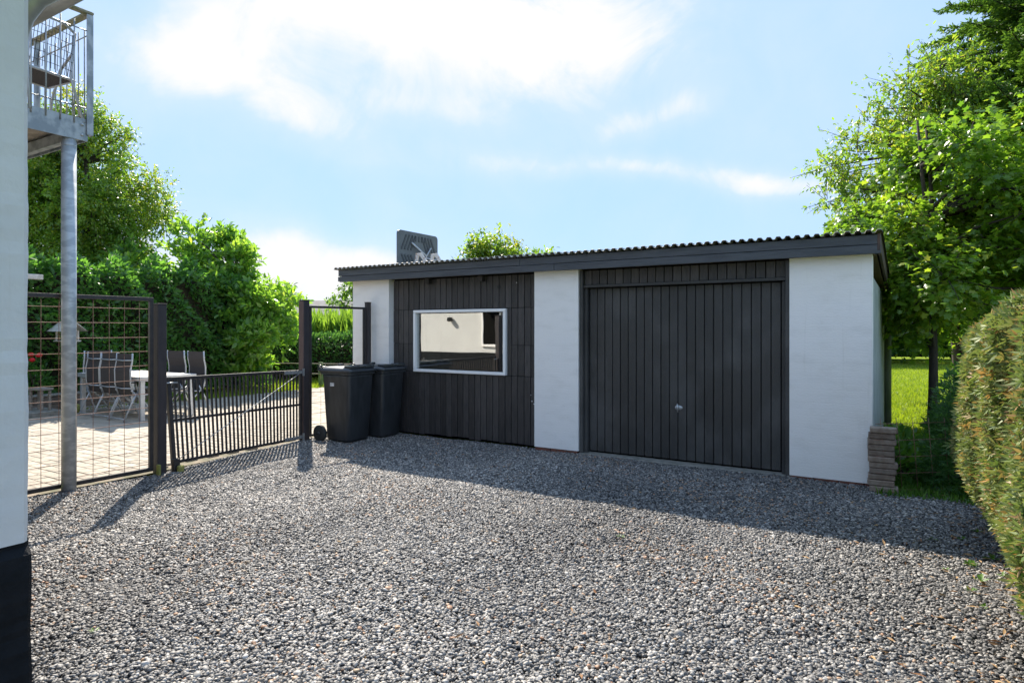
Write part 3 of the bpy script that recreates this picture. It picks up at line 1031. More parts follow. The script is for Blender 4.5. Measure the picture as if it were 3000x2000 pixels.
def build_bin():
    b = empty('wheelie_bin', (0, 0, 0))
    # local: front faces +x, wheels/handle at -x; y across
    def section(x0, x1, hy, z, r):
        pts = []
        for (cx_, cy_, a0) in ((x1 - r, hy - r, 0), (x0 + r, hy - r, 90), (x0 + r, -hy + r, 180), (x1 - r, -hy + r, 270)):
            for k in range(5):
                a = R(a0 + k * 22.5)
                pts.append((cx_ + r * math.cos(a), cy_ + r * math.sin(a), z))
        return pts
    secs = [section(-.19, .215, .195, 0.03, .05), section(-.215, .225, .200, 0.05, .05), section(-.235, .25, .218, 0.45, .05),
            section(-.255, .272, .236, 0.90, .05), section(-.262, .278, .241, 0.935, .05), section(-.28, .30, .256, 0.937, .045), section(-.28, .30, .256, 0.968, .045)]
    rim = secs[4:]
    secs = secs[:5]
    vs, fs = [], []
    for s_ in secs: vs += s_
    n = 20
    for i in range(len(secs) - 1):
        for k in range(n):
            a, c = i * n + k, i * n + (k + 1) % n
            fs.append((a, c, c + n, a + n))
    fs.append(tuple(range(n))[::-1])
    fs.append(tuple((len(secs) - 1) * n + k for k in range(n)))
    MB().add(vs, fs, True).build('body', M_BIN, b)
    vs, fs = [], []
    for s_ in rim: vs += s_
    for i in range(len(rim) - 1):
        for k in range(n):
            a, c = i * n + k, i * n + (k + 1) % n
            fs.append((a, c, c + n, a + n))
    fs.append(tuple((len(rim) - 1) * n + k for k in range(n)))
    MB().add(vs, fs, False).build('rim', M_BIN, b)
    # lid: low dome with lip, two ribs at the front and hinge block at the back
    ls = [section(-.31, .318, .268, 0.9695, .05), section(-.312, .322, .270, 0.995, .05), section(-.29, .29, .25, 1.022, .06), section(-.22, .22, .18, 1.038, .06), section(-.1, .1, .08, 1.042, .05)]
    vs, fs = [], []
    for s_ in ls: vs += s_
    for i in range(len(ls) - 1):
        for k in range(n):
            a, c = i * n + k, i * n + (k + 1) % n
            fs.append((a, c, c + n, a + n))
    fs.append(tuple(range(n))[::-1])
    fs.append(tuple((len(ls) - 1) * n + k for k in range(n)))
    lid = MB().add(vs, fs, True).build('lid', M_LID, b)
    MB().box(.16, .30, -.225, -.06, 1.025, 1.062, .008).build('lid_grip', M_LID, lid)
    MB().box(.16, .30, .06, .225, 1.025, 1.062, .008).build('lid_grip', M_LID, lid)
    MB().box(.235, .29, -.059, .059, 1.03, 1.052, .006).build('lid_grip', M_LID, lid)
    MB().box(-.22, -.16, .02, .10, 1.03, 1.07, .01).build('lid_stop', M_LID, lid)
    # rear handle bar
    MB().tube([(-.29, -.21, .965), (-.345, -.21, .99), (-.36, -.19, 1.02), (-.36, .19, 1.02), (-.345, .21, .99), (-.29, .21, .965)], 0.017, 10).build('handle', M_LID, b)
    MB().tube([(-.31, -.235, 1.01), (-.33, -.235, 1.045), (-.29, -.235, 1.06), (-.24, -.235, 1.03)], 0.012, 8).build('hinge_loop', M_LID, lid)
    # axle and wheels
    MB().tube([(-.262, -.24, .118), (-.262, .24, .118)], 0.012, 10).build('axle', M_STEEL, b)
    for s in (-1, 1):
        prof = [(0.0, -.024), (.07, -.024), (.076, -.012), (.098, -.014), (.102, -.024), (.116, -.018), (.116, .018), (.102, .024), (.02, .024)]
        Mx = Matrix.Translation((-.262, s * .262, .118)) @ Matrix.Rotation(R(-90 * s), 4, 'X')
        w = MB().lathe(prof, 28, Mx).build('wheel', M_RUBBER, b)
        MB().lathe([(.028, 0), (.024, .012)], 16, Matrix.Translation((-.262, s * .284, .118)) @ Matrix.Rotation(R(-90 * s), 4, 'X')).build('hub', M_BIN, w)
    return b


bin1 = build_bin()
tag(bin1, 'black wheelie bin nearer the gate with a white sticker on its side', 'bin', 'wheelie bins')
bin2 = copy_tree(bin1)
tag(bin2, 'black wheelie bin behind the other, against the garage boards', 'bin', 'wheelie bins')
bin1.location = gw(0.70, -0.785, -0.012); bin1.rotation_euler = (0, 0, -TH)
bin2.location = gw(0.80, -0.255, -0.012); bin2.rotation_euler = (0, 0, -TH + R(1.5))
for x, y, z, w, h_, mt in ((-0.05, -.2425, .80, .075, .045, M_STICKER),):
    s = MB().box(x - w / 2, x + w / 2, -.2395, -.2375, z - h_ / 2, z + h_ / 2).build('sticker', mt, bin1)
    for i, (a, b_) in enumerate(((-.03, -.008), (-.03, -.003), (-.03, -.012), (.012, .03))):
        zz = z + .012 - (i % 3) * .010
        hh = .005 if i == 3 else .0018
        MB().box(x + a, x + b_, -.2402, -.2396, zz - hh, zz + hh).build('print', M_INK, s)

# ------------------------------------------------------------------ patio furniture


def build_table():
    t = empty('garden_table', hw(-8.77, 5.12), -TH, 'long pale garden table with grey metal legs on the patio', 'table')
    L, Wd = 2.1, 1.0
    n = 7
    for i in range(n):
        y0 = -Wd / 2 + .03 + i * (Wd - .06) / n
        MB().box(-L / 2 + .03, L / 2 - .03, y0, y0 + (Wd - .06) / n - .004, .722, .742, .003).build('slat', M_TABLE, t)
    for y in (-Wd / 2, Wd / 2 - .028):
        MB().box(-L / 2, L / 2, y, y + .028, .67, .744, .003).build('apron', M_ALU, t)
    for x in (-L / 2, L / 2 - .028):
        MB().box(x, x + .028, -Wd / 2 + .029, Wd / 2 - .029, .67, .744, .003).build('apron', M_ALU, t)
    for sx in (-1, 1):
        for sy in (-1, 1):
            cx_, cy_ = sx * (L / 2 - .065), sy * (Wd / 2 - .065)
            MB().box(cx_ - .036, cx_ + .036, cy_ - .036, cy_ + .036, 0, .67, .004).build('leg', M_ALU, t)


build_table()


def build_chair():
    c = empty('patio_chair', (0, 0, 0))
    # local: back at -y, faces +y
    w = 0.245
    for s in (-1, 1):
        x = s * w
        MB().tube([(x, .03, .40), (x, -.03, .62), (x, -.035, .85), (x, -.005, 1.0), (x, .0, 1.135)], 0.0135, 8).build('back_rail', M_ALU, c)
        MB().tube([(x * 1.04, .10, .52), (x * 1.04, -.02, .30), (x * 1.04, -.15, .0)], 0.0135, 8).build('leg', M_ALU, c)
        MB().tube([(x, -.02, .52), (x, .20, .30), (x, .40, .0)], 0.0135, 8).build('leg', M_ALU, c)
        MB().box(x - .022, x + .022, -.03, .36, .635, .658, .008).build('armrest', M_ARM, c)
        MB().tube([(x, .30, .64), (x, .33, .42)], 0.012, 8).build('arm_support', M_ALU, c)
    MB().box(-w + .012, w - .012, .02, .42, .425, .432, 0).build('seat', M_MESHF, c)
    MB().tube([(-w, .03, .425), (-w, .43, .43), (w, .43, .43), (w, .03, .425)], 0.012, 8).build('seat_frame', M_ALU, c)
    prof = [(.03, .42), (-.03, .62), (-.035, .85), (-.005, 1.0), (.0, 1.13)]
    vs = []
    for y, z in prof:
        vs += [(-w + .012, y, z), (w - .012, y, z), (-w + .012, y + .006, z), (w - .012, y + .006, z)]
    fs = []
    for i in range(len(prof) - 1):
        a = 4 * i
        fs += [(a, a + 1, a + 5, a + 4), (a + 3, a + 2, a + 6, a + 7), (a, a + 4, a + 6, a + 2), (a + 1, a + 3, a + 7, a + 5)]
    MB().add(vs, fs, False).build('backrest', M_MESHF, c)
    for z, y in ((1.02, -.008), (.55, -.018)):
        MB().tube([(-w, y - .008, z), (0, y - .03, z - .008), (w, y - .008, z)], 0.011, 8).build('crossbar', M_ALU, c)
    MB().tube([(-w * 1.04, -.13, .05), (w * 1.04, -.13, .05)], 0.009, 8).build('stretcher', M_ALU, c)
    MB().tube([(-w, .37, .045), (w, .37, .045)], 0.009, 8).build('stretcher', M_ALU, c)
    MB().tube([(-w, .24, .24), (w, .24, .24)], 0.009, 8).build('stretcher', M_ALU, c)
    return c


proto = build_chair()
seats = [(-8.12, 4.58, 0, 'grey high-back garden chair at the near corner of the table, back to the yard'),
         (-8.67, 4.62, 3, 'middle of the three garden chairs along the near side of the table'),
         (-9.22, 4.63, -2, 'garden chair on the near side of the table, farthest from the gate'),
         (-8.03, 5.80, 180, 'garden chair on the far side of the table, nearest the gate'),
         (-8.72, 5.83, 184, 'garden chair on the far side of the table, beside the one nearest the gate'),
         (-10.12, 5.12, -88, 'garden chair at the hidden end of the table near the hedge')]
for i, (x, y, a, lb) in enumerate(seats):
    o = proto if i == 0 else copy_tree(proto)
    o.location = hw(x, y, 0.002)
    o.rotation_euler = (0, 0, -TH + R(a))
    tag(o, lb, 'chair', 'garden chairs round the patio table')


def lumpy(name, mat, parent, loc, r, seed=1, squash=(1, 1, 1), sub=2):
    import bmesh
    bm = bmesh.new()
    bmesh.ops.create_icosphere(bm, subdivisions=sub, radius=1.0)
    rng = random.Random(seed)
    from mathutils import noise as mn
    off = Vector((seed * 3.1, seed * 1.7, 0))
    for v in bm.verts:
        d_ = 1 + 0.25 * mn.noise(v.co * 1.3 + off)
        v.co = Vector((v.co.x * squash[0], v.co.y * squash[1], v.co.z * squash[2])) * (r * d_)
    m = bpy.data.meshes.new(name)
    bm.to_mesh(m)
    bm.free()
    m.polygons.foreach_set('use_smooth', [True] * len(m.polygons))
    m.materials.append(mat)
    return link(name, m, parent, loc)


# raised bed of blocks by the hedge, with coping
bed = empty('raised_bed', hw(-10.75, 3.9), -TH, 'low raised garden bed of brown concrete blocks behind the patio', 'raised bed')
rb = random.Random(8)
for j in range(2):
    y = -1.6 + (0.15 if j else 0)
    while y < 2.6:
        B('block', M_BEDBLK, bed, -.12 + rb.uniform(-.006, .006), .10 + rb.uniform(-.008, .008), y, y + .29, j * .145 - .02, j * .145 + .12, .008)
        y += .30
B('coping', M_CONC, bed, -.15, .13, -1.6, 2.7, .27, .31, .01)
B('soil', M_SOIL, bed, -1.3, -.15, -1.6, 2.7, -.02, .27, 0)
tag(B('stone_slab', M_CONC, None, -.42, .42, -.55, .45, -.02, .09, .012), 'grey stone slab step beside the raised bed', 'slab')
o = bpy.data.objects['stone_slab']; o.location = hw(-10.2, 3.95); o.rotation_euler = (0, 0, -TH)
o = lumpy('boulder', M_MOSSROCK, None, hw(-10.0, 4.62, .07), 0.16, 4, (1.25, .8, .62))
tag(o, 'rounded yellow mossy boulder lying on the patio edge', 'boulder')
st = empty('wooden_stool', hw(-10.12, 4.15, .09), -TH + .2, 'small weathered wooden stool standing on the stone slab', 'stool')
B('seat', M_GREYW, st, -.19, .19, -.11, .11, .36, .40)
for sx in (-.16, .12):
    for sy in (-.09, .05):
        B('leg', M_GREYW, st, sx, sx + .04, sy, sy + .04, 0, .359)
# bird feeder on a post
bf = empty('bird_feeder', hw(-10.88, 4.92, .12), -TH, 'white roofed bird feeder on a tall post behind the steel column', 'bird feeder')
MB().tube([(0, 0, 0), (0.01, 0, .6), (0, 0, 1.18)], [.05, .05, .045], 10).build('post', M_GREYW, bf)
B('tray', M_WHITEW, bf, -.20, .20, -.16, .16, 1.18, 1.205)
for sx in (-1, 1):
    for sy in (-1, 1):
        B('upright', M_WHITEW, bf, sx * .16 - .015, sx * .16 + .015, sy * .12 - .015, sy * .12 + .015, 1.206, 1.40)
MB().add([(-.30, -.24, 1.38), (.30, -.24, 1.38), (.30, .24, 1.38), (-.30, .24, 1.38), (-.30, 0, 1.58), (.30, 0, 1.58), (-.30, 0, 1.555), (.30, 0, 1.555)],
         [(0, 1, 5, 4), (2, 3, 4, 5), (0, 6, 7, 1), (2, 7, 6, 3), (0, 4, 6), (1, 7, 5), (3, 6, 4), (2, 5, 7)]).build('roof', M_WHITEW, bf)
# pergola beam that sticks out behind the house
pg = empty('pergola', hw(-11.15, 4.05, .20), -TH, 'weathered timber pergola beam end beside the house wall', 'pergola')
B('post', M_GREYW, pg, -.05, .05, -.6, -.5, 0, 2.30)
B('beam', M_WHITEW, pg, -.06, .06, -1.6, .55, 2.301, 2.40, .01)

# ------------------------------------------------------------------ things on the roof


def build_roof_table():
    t = empty('folding_table', gw(0.50, 0.45, 2.50), -TH, 'grey plastic folding table lying on its edge on the garage roof', 'table')
    # board stands upright along local y, underside faces +x
    W, Hh, Th = 1.0, 0.62, 0.035
    r = 0.06
    pts = []
    for cy_, cz_, a0 in ((W - r, Hh - r, 0), (r, Hh - r, 90), (r, -.04 + r, 180), (W - r, -.04 + r, 270)):
        for k in range(5):
            a = R(a0 + k * 22.5)
            pts.append((cy_ + r * math.cos(a), cz_ + r * math.sin(a)))
    vs = [(0, y, z) for y, z in pts] + [(Th, y, z) for y, z in pts]
    n = len(pts)
    fs = [tuple(range(n)), tuple(range(2 * n - 1, n - 1, -1))] + [(k, n + k, n + (k + 1) % n, (k + 1) % n) for k in range(n)]
    MB().add(vs, fs).build('board', M_PTABLE, t)
    # raised ribs of the underside: a chevron pattern
    cx_, cz_ = W / 2, Hh / 2 - .02
    for s in (-1, 1):
        for k in range(5):
            o_ = 0.10 + k * 0.075
            a = Vector((Th + .004, cx_ + s * (o_ - .02), cz_ + .27)); b_ = Vector((Th + .004, cx_ + s * (o_ + .10), cz_ + .27 - .24))
            if abs(b_.y - cx_) < W / 2 - .04:
                MB().bar(a, b_, .030, .008, up=(1, 0, 0)).build('rib', M_PTABLE_D, t)
            a = Vector((Th + .004, cx_ + s * (o_ - .03), cz_ - .27)); b_ = Vector((Th + .004, cx_ + s * (o_ + .10), cz_ - .05))
            if abs(b_.y - cx_) < W / 2 - .04:
                MB().bar(a, b_, .030, .008, up=(1, 0, 0)).build('rib', M_PTABLE_D, t)
    for k in range(5):
        y = cx_ - .16 + k * .08
        MB().box(Th, Th + .008, y - .014, y + .014, Hh - .15, Hh - .06).build('rib', M_PTABLE_D, t)
    # folding legs
    MB().tube([(Th + .05, .66, -.02), (Th + .05, .62, .26), (Th + .02, .30, .44)], .017, 8).build('leg', M_GALV2, t)
    MB().tube([(Th + .03, .62, .20), (Th + .03, .78, .40)], .012, 8).build('leg', M_ALU, t)
    MB().tube([(Th + .05, .60, .22), (Th + .05, .95, .20)], .012, 8).build('brace', M_GALV2, t)


build_roof_table()
for i, (x, y, w, lb) in enumerate(((1.05, .38, .16, 'flaking white wooden trestle on the roof beside the folding table, left of two'),
                                  (1.30, .42, .13, 'flaking white wooden trestle on the roof, right of two'))):
    e = empty('trestle', gw(x, y, 2.485), -TH, lb, 'trestle', 'trestles on the garage roof')
    MB().bar((-w / 2 - .02, 0, 0), (-w / 2, .02, .22 - i * .02), .05, .03, up=(0, 1, 0), ch=.003).build('leg', M_PAINTW, e)
    MB().bar((w / 2 + .08, 0, 0), (-w / 2 + .06, .02, .215 - i * .02), .05, .03, up=(0, 1, 0), ch=.003).build('leg', M_PAINTW, e)
    MB().bar((-w / 2, .035, .20 - i * .02), (-w / 2 + .08, .035, .20 - i * .02), .03, .05, ch=.003).build('top_block', M_PAINTW, e)

# ------------------------------------------------------------------ block stack and wire beside the garage
sk = empty('block_stack', gw(7.045, -0.175), -TH + R(3), 'stack of brown paving blocks at the right corner of the garage', 'block stack')
rb = random.Random(12)
z = -0.06
for i in range(12):
    hgt = 0.056
    dx, dy = rb.uniform(-.013, .013), rb.uniform(-.014, .008)
    B('block', M_BRICK, sk, .0 + dx, .225 + dx + (0.015 if i % 4 == 1 else 0), dy, .115 + dy, z, z + hgt - .004, .007)
    z += hgt


def build_wire_fence():
    p0, p1 = gw(7.10, -0.21), Vector((4.55, 6.15, 0))
    ang = math.atan2(p1.y - p0.y, p1.x - p0.x)
    L = (p1 - p0).length
    e = empty('wire_fence', (p0.x, p0.y, 0), ang, 'low rusty wire mesh between block stack and hedge', 'wire fence')
    rng = random.Random(21)
    for k in range(5):
        z = 0.02 + k * 0.158
        MB().tube([(0, 0, z + rng.uniform(-.01, .01)), (L * .3, .01, z - .006), (L * .65, -.01, z + .008), (L, 0, z)], 0.0026, 6).build('wire', M_RUST, e)
    x = 0.08
    while x < L:
        MB().tube([(x + .03, 0, -.04), (x + rng.uniform(-.01, .01), .004, .35), (x - .03, .003, .70)], 0.0026, 6).build('wire', M_RUST, e)
        x += 0.158


build_wire_fence()

# ------------------------------------------------------------------ vegetation
RNG = np.random.default_rng(11)


def unit(a):
    return a / np.maximum(np.linalg.norm(a, axis=1, keepdims=True), 1e-9)


T_DIAMOND = (np.array([(0, 0, 0), (0.45, 0.27, 0.05), (1, 0, -0.02), (0.45, -0.27, 0.05)]), [(0, 2, 1), (0, 3, 2)])
T_OVAL = (np.array([(0, 0, 0), (0.28, 0.19, 0.04), (0.68, 0.19, 0.03), (1, 0, -0.06), (0.68, -0.19, 0.03), (0.28, -0.19, 0.04), (0.5, 0, -0.015)]),
          [(0, 6, 1), (1, 6, 2), (2, 6, 3), (0, 5, 6), (5, 4, 6), (4, 3, 6)])
_ml = [(0, 0), (0.02, 0.50), (0.30, 0.33), (0.62, 0.50), (0.66, 0.17), (1.0, 0.0), (0.66, -0.17), (0.62, -0.50), (0.30, -0.33), (0.02, -0.50)]
T_MAPLE = (np.array([(0.34, 0, 0.03)] + [(x, y, -0.10 * abs(y) - 0.08 * x * x) for x, y in _ml]),
           [(0, i + 2 if i + 2 <= len(_ml) else 1, i + 1) for i in range(len(_ml))])
_fan = []
_ff = []
for k, a in enumerate((-40, 0, 38)):
    l_ = (0.74, 1.0, 0.70)[k]
    ca, sa_ = math.cos(R(a)), math.sin(R(a))
    b0 = 0.10 + 0.05 * (1 - abs(k - 1))
    q = len(_fan)
    wd = 0.105
    _fan += [(b0 * .5, 0, 0), (ca * l_ * .55 - sa_ * wd, sa_ * l_ * .55 + ca * wd, .03 * (k - 1)), (ca * l_, sa_ * l_, .05 - .06 * (k % 2)), (ca * l_ * .55 + sa_ * wd, sa_ * l_ * .55 - ca * wd, -.02)]
    _ff += [(q, q + 2, q + 1), (q, q + 3, q + 2)]
T_FAN = (np.array(_fan), _ff)
T_NEEDLE = (np.array([(0, 0, 0), (0.5, 0.13, 0.0), (1, 0, 0), (0.5, -0.13, 0), (0.5, 0, 0.13), (0.5, 0, -0.13)]), [(0, 2, 1), (0, 3, 2), (0, 2, 4), (0, 5, 2)])
T_BLADE = (np.array([(0, 0.05, 0), (0, -0.05, 0), (0.55, -0.035, 0.0), (0.55, 0.035, 0.0), (1, 0, -0.18)]), [(0, 1, 2), (0, 2, 3), (3, 2, 4)])


def leaf_mesh(name, P, D, N, S, tmpl, mat, rnd=None, rng=RNG, smooth=False):
    P = np.asarray(P, float); D = unit(np.asarray(D, float)); N = np.asarray(N, float)
    side = unit(np.cross(N, D))
    N = np.cross(D, side)
    tv, tf = tmpl
    n, k = len(P), len(tv)
    S = np.broadcast_to(np.asarray(S, float), (n,))
    V = P[:, None, :] + S[:, None, None] * (tv[None, :, 0:1] * D[:, None, :] + tv[None, :, 1:2] * side[:, None, :] + tv[None, :, 2:3] * N[:, None, :])
    V = V.reshape(-1, 3)
    F = (np.array(tf)[None, :, :] + (np.arange(n) * k)[:, None, None]).reshape(-1, 3)
    m = bpy.data.meshes.new(name)
    m.vertices.add(len(V))
    m.vertices.foreach_set('co', V.astype(np.float32).ravel())
    m.loops.add(F.size)
    m.loops.foreach_set('vertex_index', F.astype(np.int32).ravel())
    m.polygons.add(len(F))
    m.polygons.foreach_set('loop_start', (np.arange(len(F)) * 3).astype(np.int32))
    if rnd is None:
        rnd = rng.random(n)
    a = m.attributes.new('rnd', 'FLOAT', 'POINT')
    a.data.foreach_set('value', np.repeat(np.asarray(rnd, np.float32), k))
    m.materials.append(mat)
    m.update(calc_edges=True)
    return m


def rand_dirs(n, rng):
    return unit(rng.normal(size=(n, 3)))


def clump_leaves(rng, clumps, per, reach=(0.7, 1.2), lpt=10, droop=0.3, upn=0.8, nrand=0.6, upbias=0.25, along=0.6):
    """clumps: array (k,4) centre+radius; returns P, D, N, rnd for leaves set along twigs that radiate from each clump"""
    Ps, Ds, Ns, Rs, tw = [], [], [], [], []
    for c in clumps:
        nt = max(3, int(per * (c[3] / 0.5) ** 2 / lpt))
        d = rand_dirs(nt, rng)
        d[:, 2] += upbias
        d = unit(d)
        r = c[3] * rng.uniform(reach[0], reach[1], nt)
        s = c[:3] + d * (0.15 * c[3])
        e = c[:3] + d * r[:, None]
        tw.append(np.stack([s, e], 1))
        t = rng.uniform(0.22, 1.05, (nt, lpt))
        p = s[:, None, :] + (e - s)[:, None, :] * t[..., None]
        p += rng.normal(0, 0.05 * c[3], p.shape)
        p = p.reshape(-1, 3)
        dd = np.repeat(d, lpt, 0)
        D = dd * along + rand_dirs(len(p), rng) * 0.75
        D[:, 2] -= droop
        N = np.array([0, 0, upn]) + rand_dirs(len(p), rng) * nrand + dd * 0.35
        Ps.append(p); Ds.append(D); Ns.append(N)
        Rs.append(np.clip(rng.normal(0.5 + rng.normal(0, 0.12), 0.2, len(p)), 0, 1))
    return np.concatenate(Ps), np.concatenate(Ds), np.concatenate(Ns), np.concatenate(Rs), np.concatenate(tw)


def envelope_clumps(rng, ells, k, rr=(0.35, 0.6), shell=(0.5, 0.95)):
    out = []
    vol = np.array([e[3] * e[4] * e[5] for e in ells]) ** (2 / 3)
    pick = rng.choice(len(ells), k, p=vol / vol.sum())
    for i in pick:
        e = ells[i]
        d = rand_dirs(1, rng)[0]
        f = rng.uniform(*shell)
        out.append((e[0] + d[0] * e[3] * f, e[1] + d[1] * e[4] * f, e[2] + d[2] * e[5] * f, rng.uniform(*rr)))
    return np.array(out)


def wood(rng, base, top, r0, clumps, twigs, mat, name, parent, forks=1, ntw=400, r_limb=0.035):
    mb = MB()
    base, top = np.array(base, float), np.array(top, float)
    stems = []
    for f in range(forks):
        sp = np.array([rng.normal(0, .35), rng.normal(0, .35), 0]) if forks > 1 else np.zeros(3)
        pts, rs = [], []
        for i in range(8):
            t = i / 7
            p = base + (top - base) * t + sp * t ** 1.3 + np.array([math.sin(t * 4 + f), math.cos(t * 3.3 + f), 0]) * 0.08 * t
            pts.append(tuple(p)); rs.append(r0 * (1 - 0.85 * t) * (0.75 if forks > 1 else 1) + 0.006)
        rs[0] *= 1.25
        mb.tube(pts, rs, 9)
        stems.append(np.array(pts))
    allp = np.concatenate(stems)
    for c in clumps:
        cand = allp[allp[:, 2] < c[2] + 0.1]
        if len(cand) == 0: cand = allp
        dist = np.linalg.norm((cand - c[:3]) * np.array([1, 1, 0.6]), axis=1)
        s = cand[np.argmin(dist)]
        mid = (s + c[:3]) / 2 + np.array([0, 0, 0.10 * np.linalg.norm(c[:3] - s)])
        mb.tube([tuple(s), tuple(mid), tuple(c[:3])], [r_limb, r_limb * .6, r_limb * .25], 5, cap=False)
    idx = rng.choice(len(twigs), min(ntw, len(twigs)), replace=False)
    for i in idx:
        a, b = twigs[i]
        mb.tube([tuple(a), tuple((a + b) / 2 + np.array([0, 0, .01])), tuple(b)], [.006, .005, .003], 4, cap=False)
    return mb.build(name, mat, parent)


# leaf looks -------------------------------------------------------
L_MAPLE = leaf_material('maple_leaf', (0.070, 0.155, 0.024), (0.150, 0.250, 0.034), (2.2, 2.2, 0.9), 0.50, 0.32, extra=(0.24, 0.27, 0.04), spec=.6)
L_BIRCH = leaf_material('birch_leaf', (0.070, 0.155, 0.032), (0.160, 0.255, 0.048), (2.2, 2.2, 0.8), 0.50, 0.36, extra=(0.27, 0.27, 0.045), spec=.6)
L_LAUREL = leaf_material('laurel_leaf', (0.072, 0.180, 0.042), (0.165, 0.305, 0.068), (2.4, 2.2, 0.8), 0.58, 0.28, extra=(0.26, 0.36, 0.09), spec=.7)
L_IVY = leaf_material('ivy_leaf', (0.048, 0.140, 0.040), (0.110, 0.245, 0.060), (2.1, 2.1, 0.8), 0.48, 0.34, spec=.6)
L_HEDGE = leaf_material('far_hedge_leaf', (0.036, 0.105, 0.038), (0.09, 0.19, 0.055), (1.8, 1.9, .9), 0.4, 0.42)
L_TALL = leaf_material('tall_grass_leaf', (0.08, 0.17, 0.035), (0.17, 0.28, 0.06), (2.2, 2.1, .8), 0.5, 0.42)
L_THUJA = leaf_material('thuja_spray', (0.070, 0.150, 0.035), (0.300, 0.350, 0.140), (1.3, 1.3, .7), 0.25, 0.55, extra=(0.46, 0.27, 0.13), spec=.3)
L_SPRUCE = leaf_material('spruce_needle', (0.058, 0.130, 0.038), (0.140, 0.235, 0.055), (2.0, 2.1, .8), 0.38, 0.42)
L_GRASS = leaf_material('grass_blade', (0.11, 0.18, 0.018), (0.21, 0.27, 0.028), (2.0, 2.0, .7), 0.45, 0.5)
L_WEED = leaf_material('weed_leaf', (0.06, 0.15, 0.02), (0.12, 0.24, 0.035), (1.8, 1.9, .7), 0.4, 0.45)
L_DRY = leaf_material('dry_litter', (0.20, 0.09, 0.035), (0.40, 0.26, 0.12), (1, 1, 1), 0.1, 0.8)
L_SHRUB = leaf_material('shrub_leaf', (0.042, 0.110, 0.024), (0.095, 0.19, 0.036), (2.2, 2.2, .8), 0.45, 0.36)


def tree(name, label, loc, top, r0, ells, k, per, leaf, tmpl, mat, rr=(0.35, 0.6), lpt=10, size_var=0.3, forks=1, seed=1, ntw=400,
         droop=0.3, upn=0.8, nrand=0.6, bark=M_BARK, cat='tree', shell=(0.5, 0.95), reach=(0.7, 1.2), upbias=.25, r_limb=.035, extra=None):
    rng = np.random.default_rng(seed)
    e = empty(name, loc, 0, label, cat)
    cl = envelope_clumps(rng, ells, k, rr, shell)
    if extra is not None:
        cl = np.concatenate([cl, np.array(extra, float)])
    P, D, N, Rr, tw = clump_leaves(rng, cl, per, reach, lpt, droop, upn, nrand, upbias)
    off = np.array(loc, float)
    S = leaf * rng.uniform(1 - size_var, 1 + size_var, len(P))
    keep = P[:, 2] > 0.05
    m = leaf_mesh('crown', P[keep] - off, D[keep], N[keep], S[keep], tmpl, mat, Rr[keep], rng)
    link('crown', m, e)
    cl2 = cl.copy(); cl2[:, :3] -= off
    wood(rng, (0, 0, -0.05), np.array(top, float) - off, r0, cl2, tw - off, bark, 'trunk', e, forks, ntw, r_limb)
    return e


# maple to the right of the garage
tree('maple_tree', 'young maple with large bright leaves right of the garage', (6.05, 9.2, 0), (6.3, 9.3, 4.5), 0.085,
     [(6.45, 9.3, 3.35, 1.45, 1.5, 1.25), (5.65, 9.4, 2.9, 1.05, 1.2, 0.75), (7.4, 9.2, 2.8, 1.5, 1.5, 1.2), (6.7, 9.3, 4.3, .8, .9, .5), (6.3, 8.7, 2.1, 1.3, .9, .4), (6.1, 9.0, 1.72, 1.0, .8, .25)],
     96, 620, 0.078, T_MAPLE, L_MAPLE, (0.26, 0.50), 9, seed=3, forks=2, ntw=700, droop=0.30, upn=1.2, nrand=0.42, upbias=.0, reach=(.7, 1.5))
# hornbeam behind it, smaller leaves, reaching over the roof
tree('hornbeam_tree', 'loose small-leaved tree behind the maple, above the garage roof end', (8.85, 12.6, 0), (8.4, 12.7, 6.6), 0.10,
     [(7.15, 12.6, 4.7, 1.0, 1.2, .9), (7.9, 12.6, 5.7, .9, 1.0, .85), (8.55, 12.6, 6.4, .75, .9, .75), (6.55, 12.5, 4.0, .65, .9, .55), (8.6, 12.6, 4.2, 1.5, 1.5, 1.6)],
     88, 330, 0.085, T_OVAL, L_BIRCH, (0.26, 0.5), 10, seed=8, ntw=600, reach=(.6, 1.85))
# dark tree mass right of it
tree('dark_tree', 'dark dense broadleaf tree behind the hedge at the right edge', (9.6, 11.6, 0), (9.6, 11.6, 4.6), 0.12,
     [(9.9, 11.4, 2.6, 1.9, 1.7, 2.2), (9.6, 11.6, 1.4, 1.4, 1.3, 1.2)], 56, 330, 0.12, T_OVAL, L_SHRUB, (0.4, 0.7), 10, seed=18)


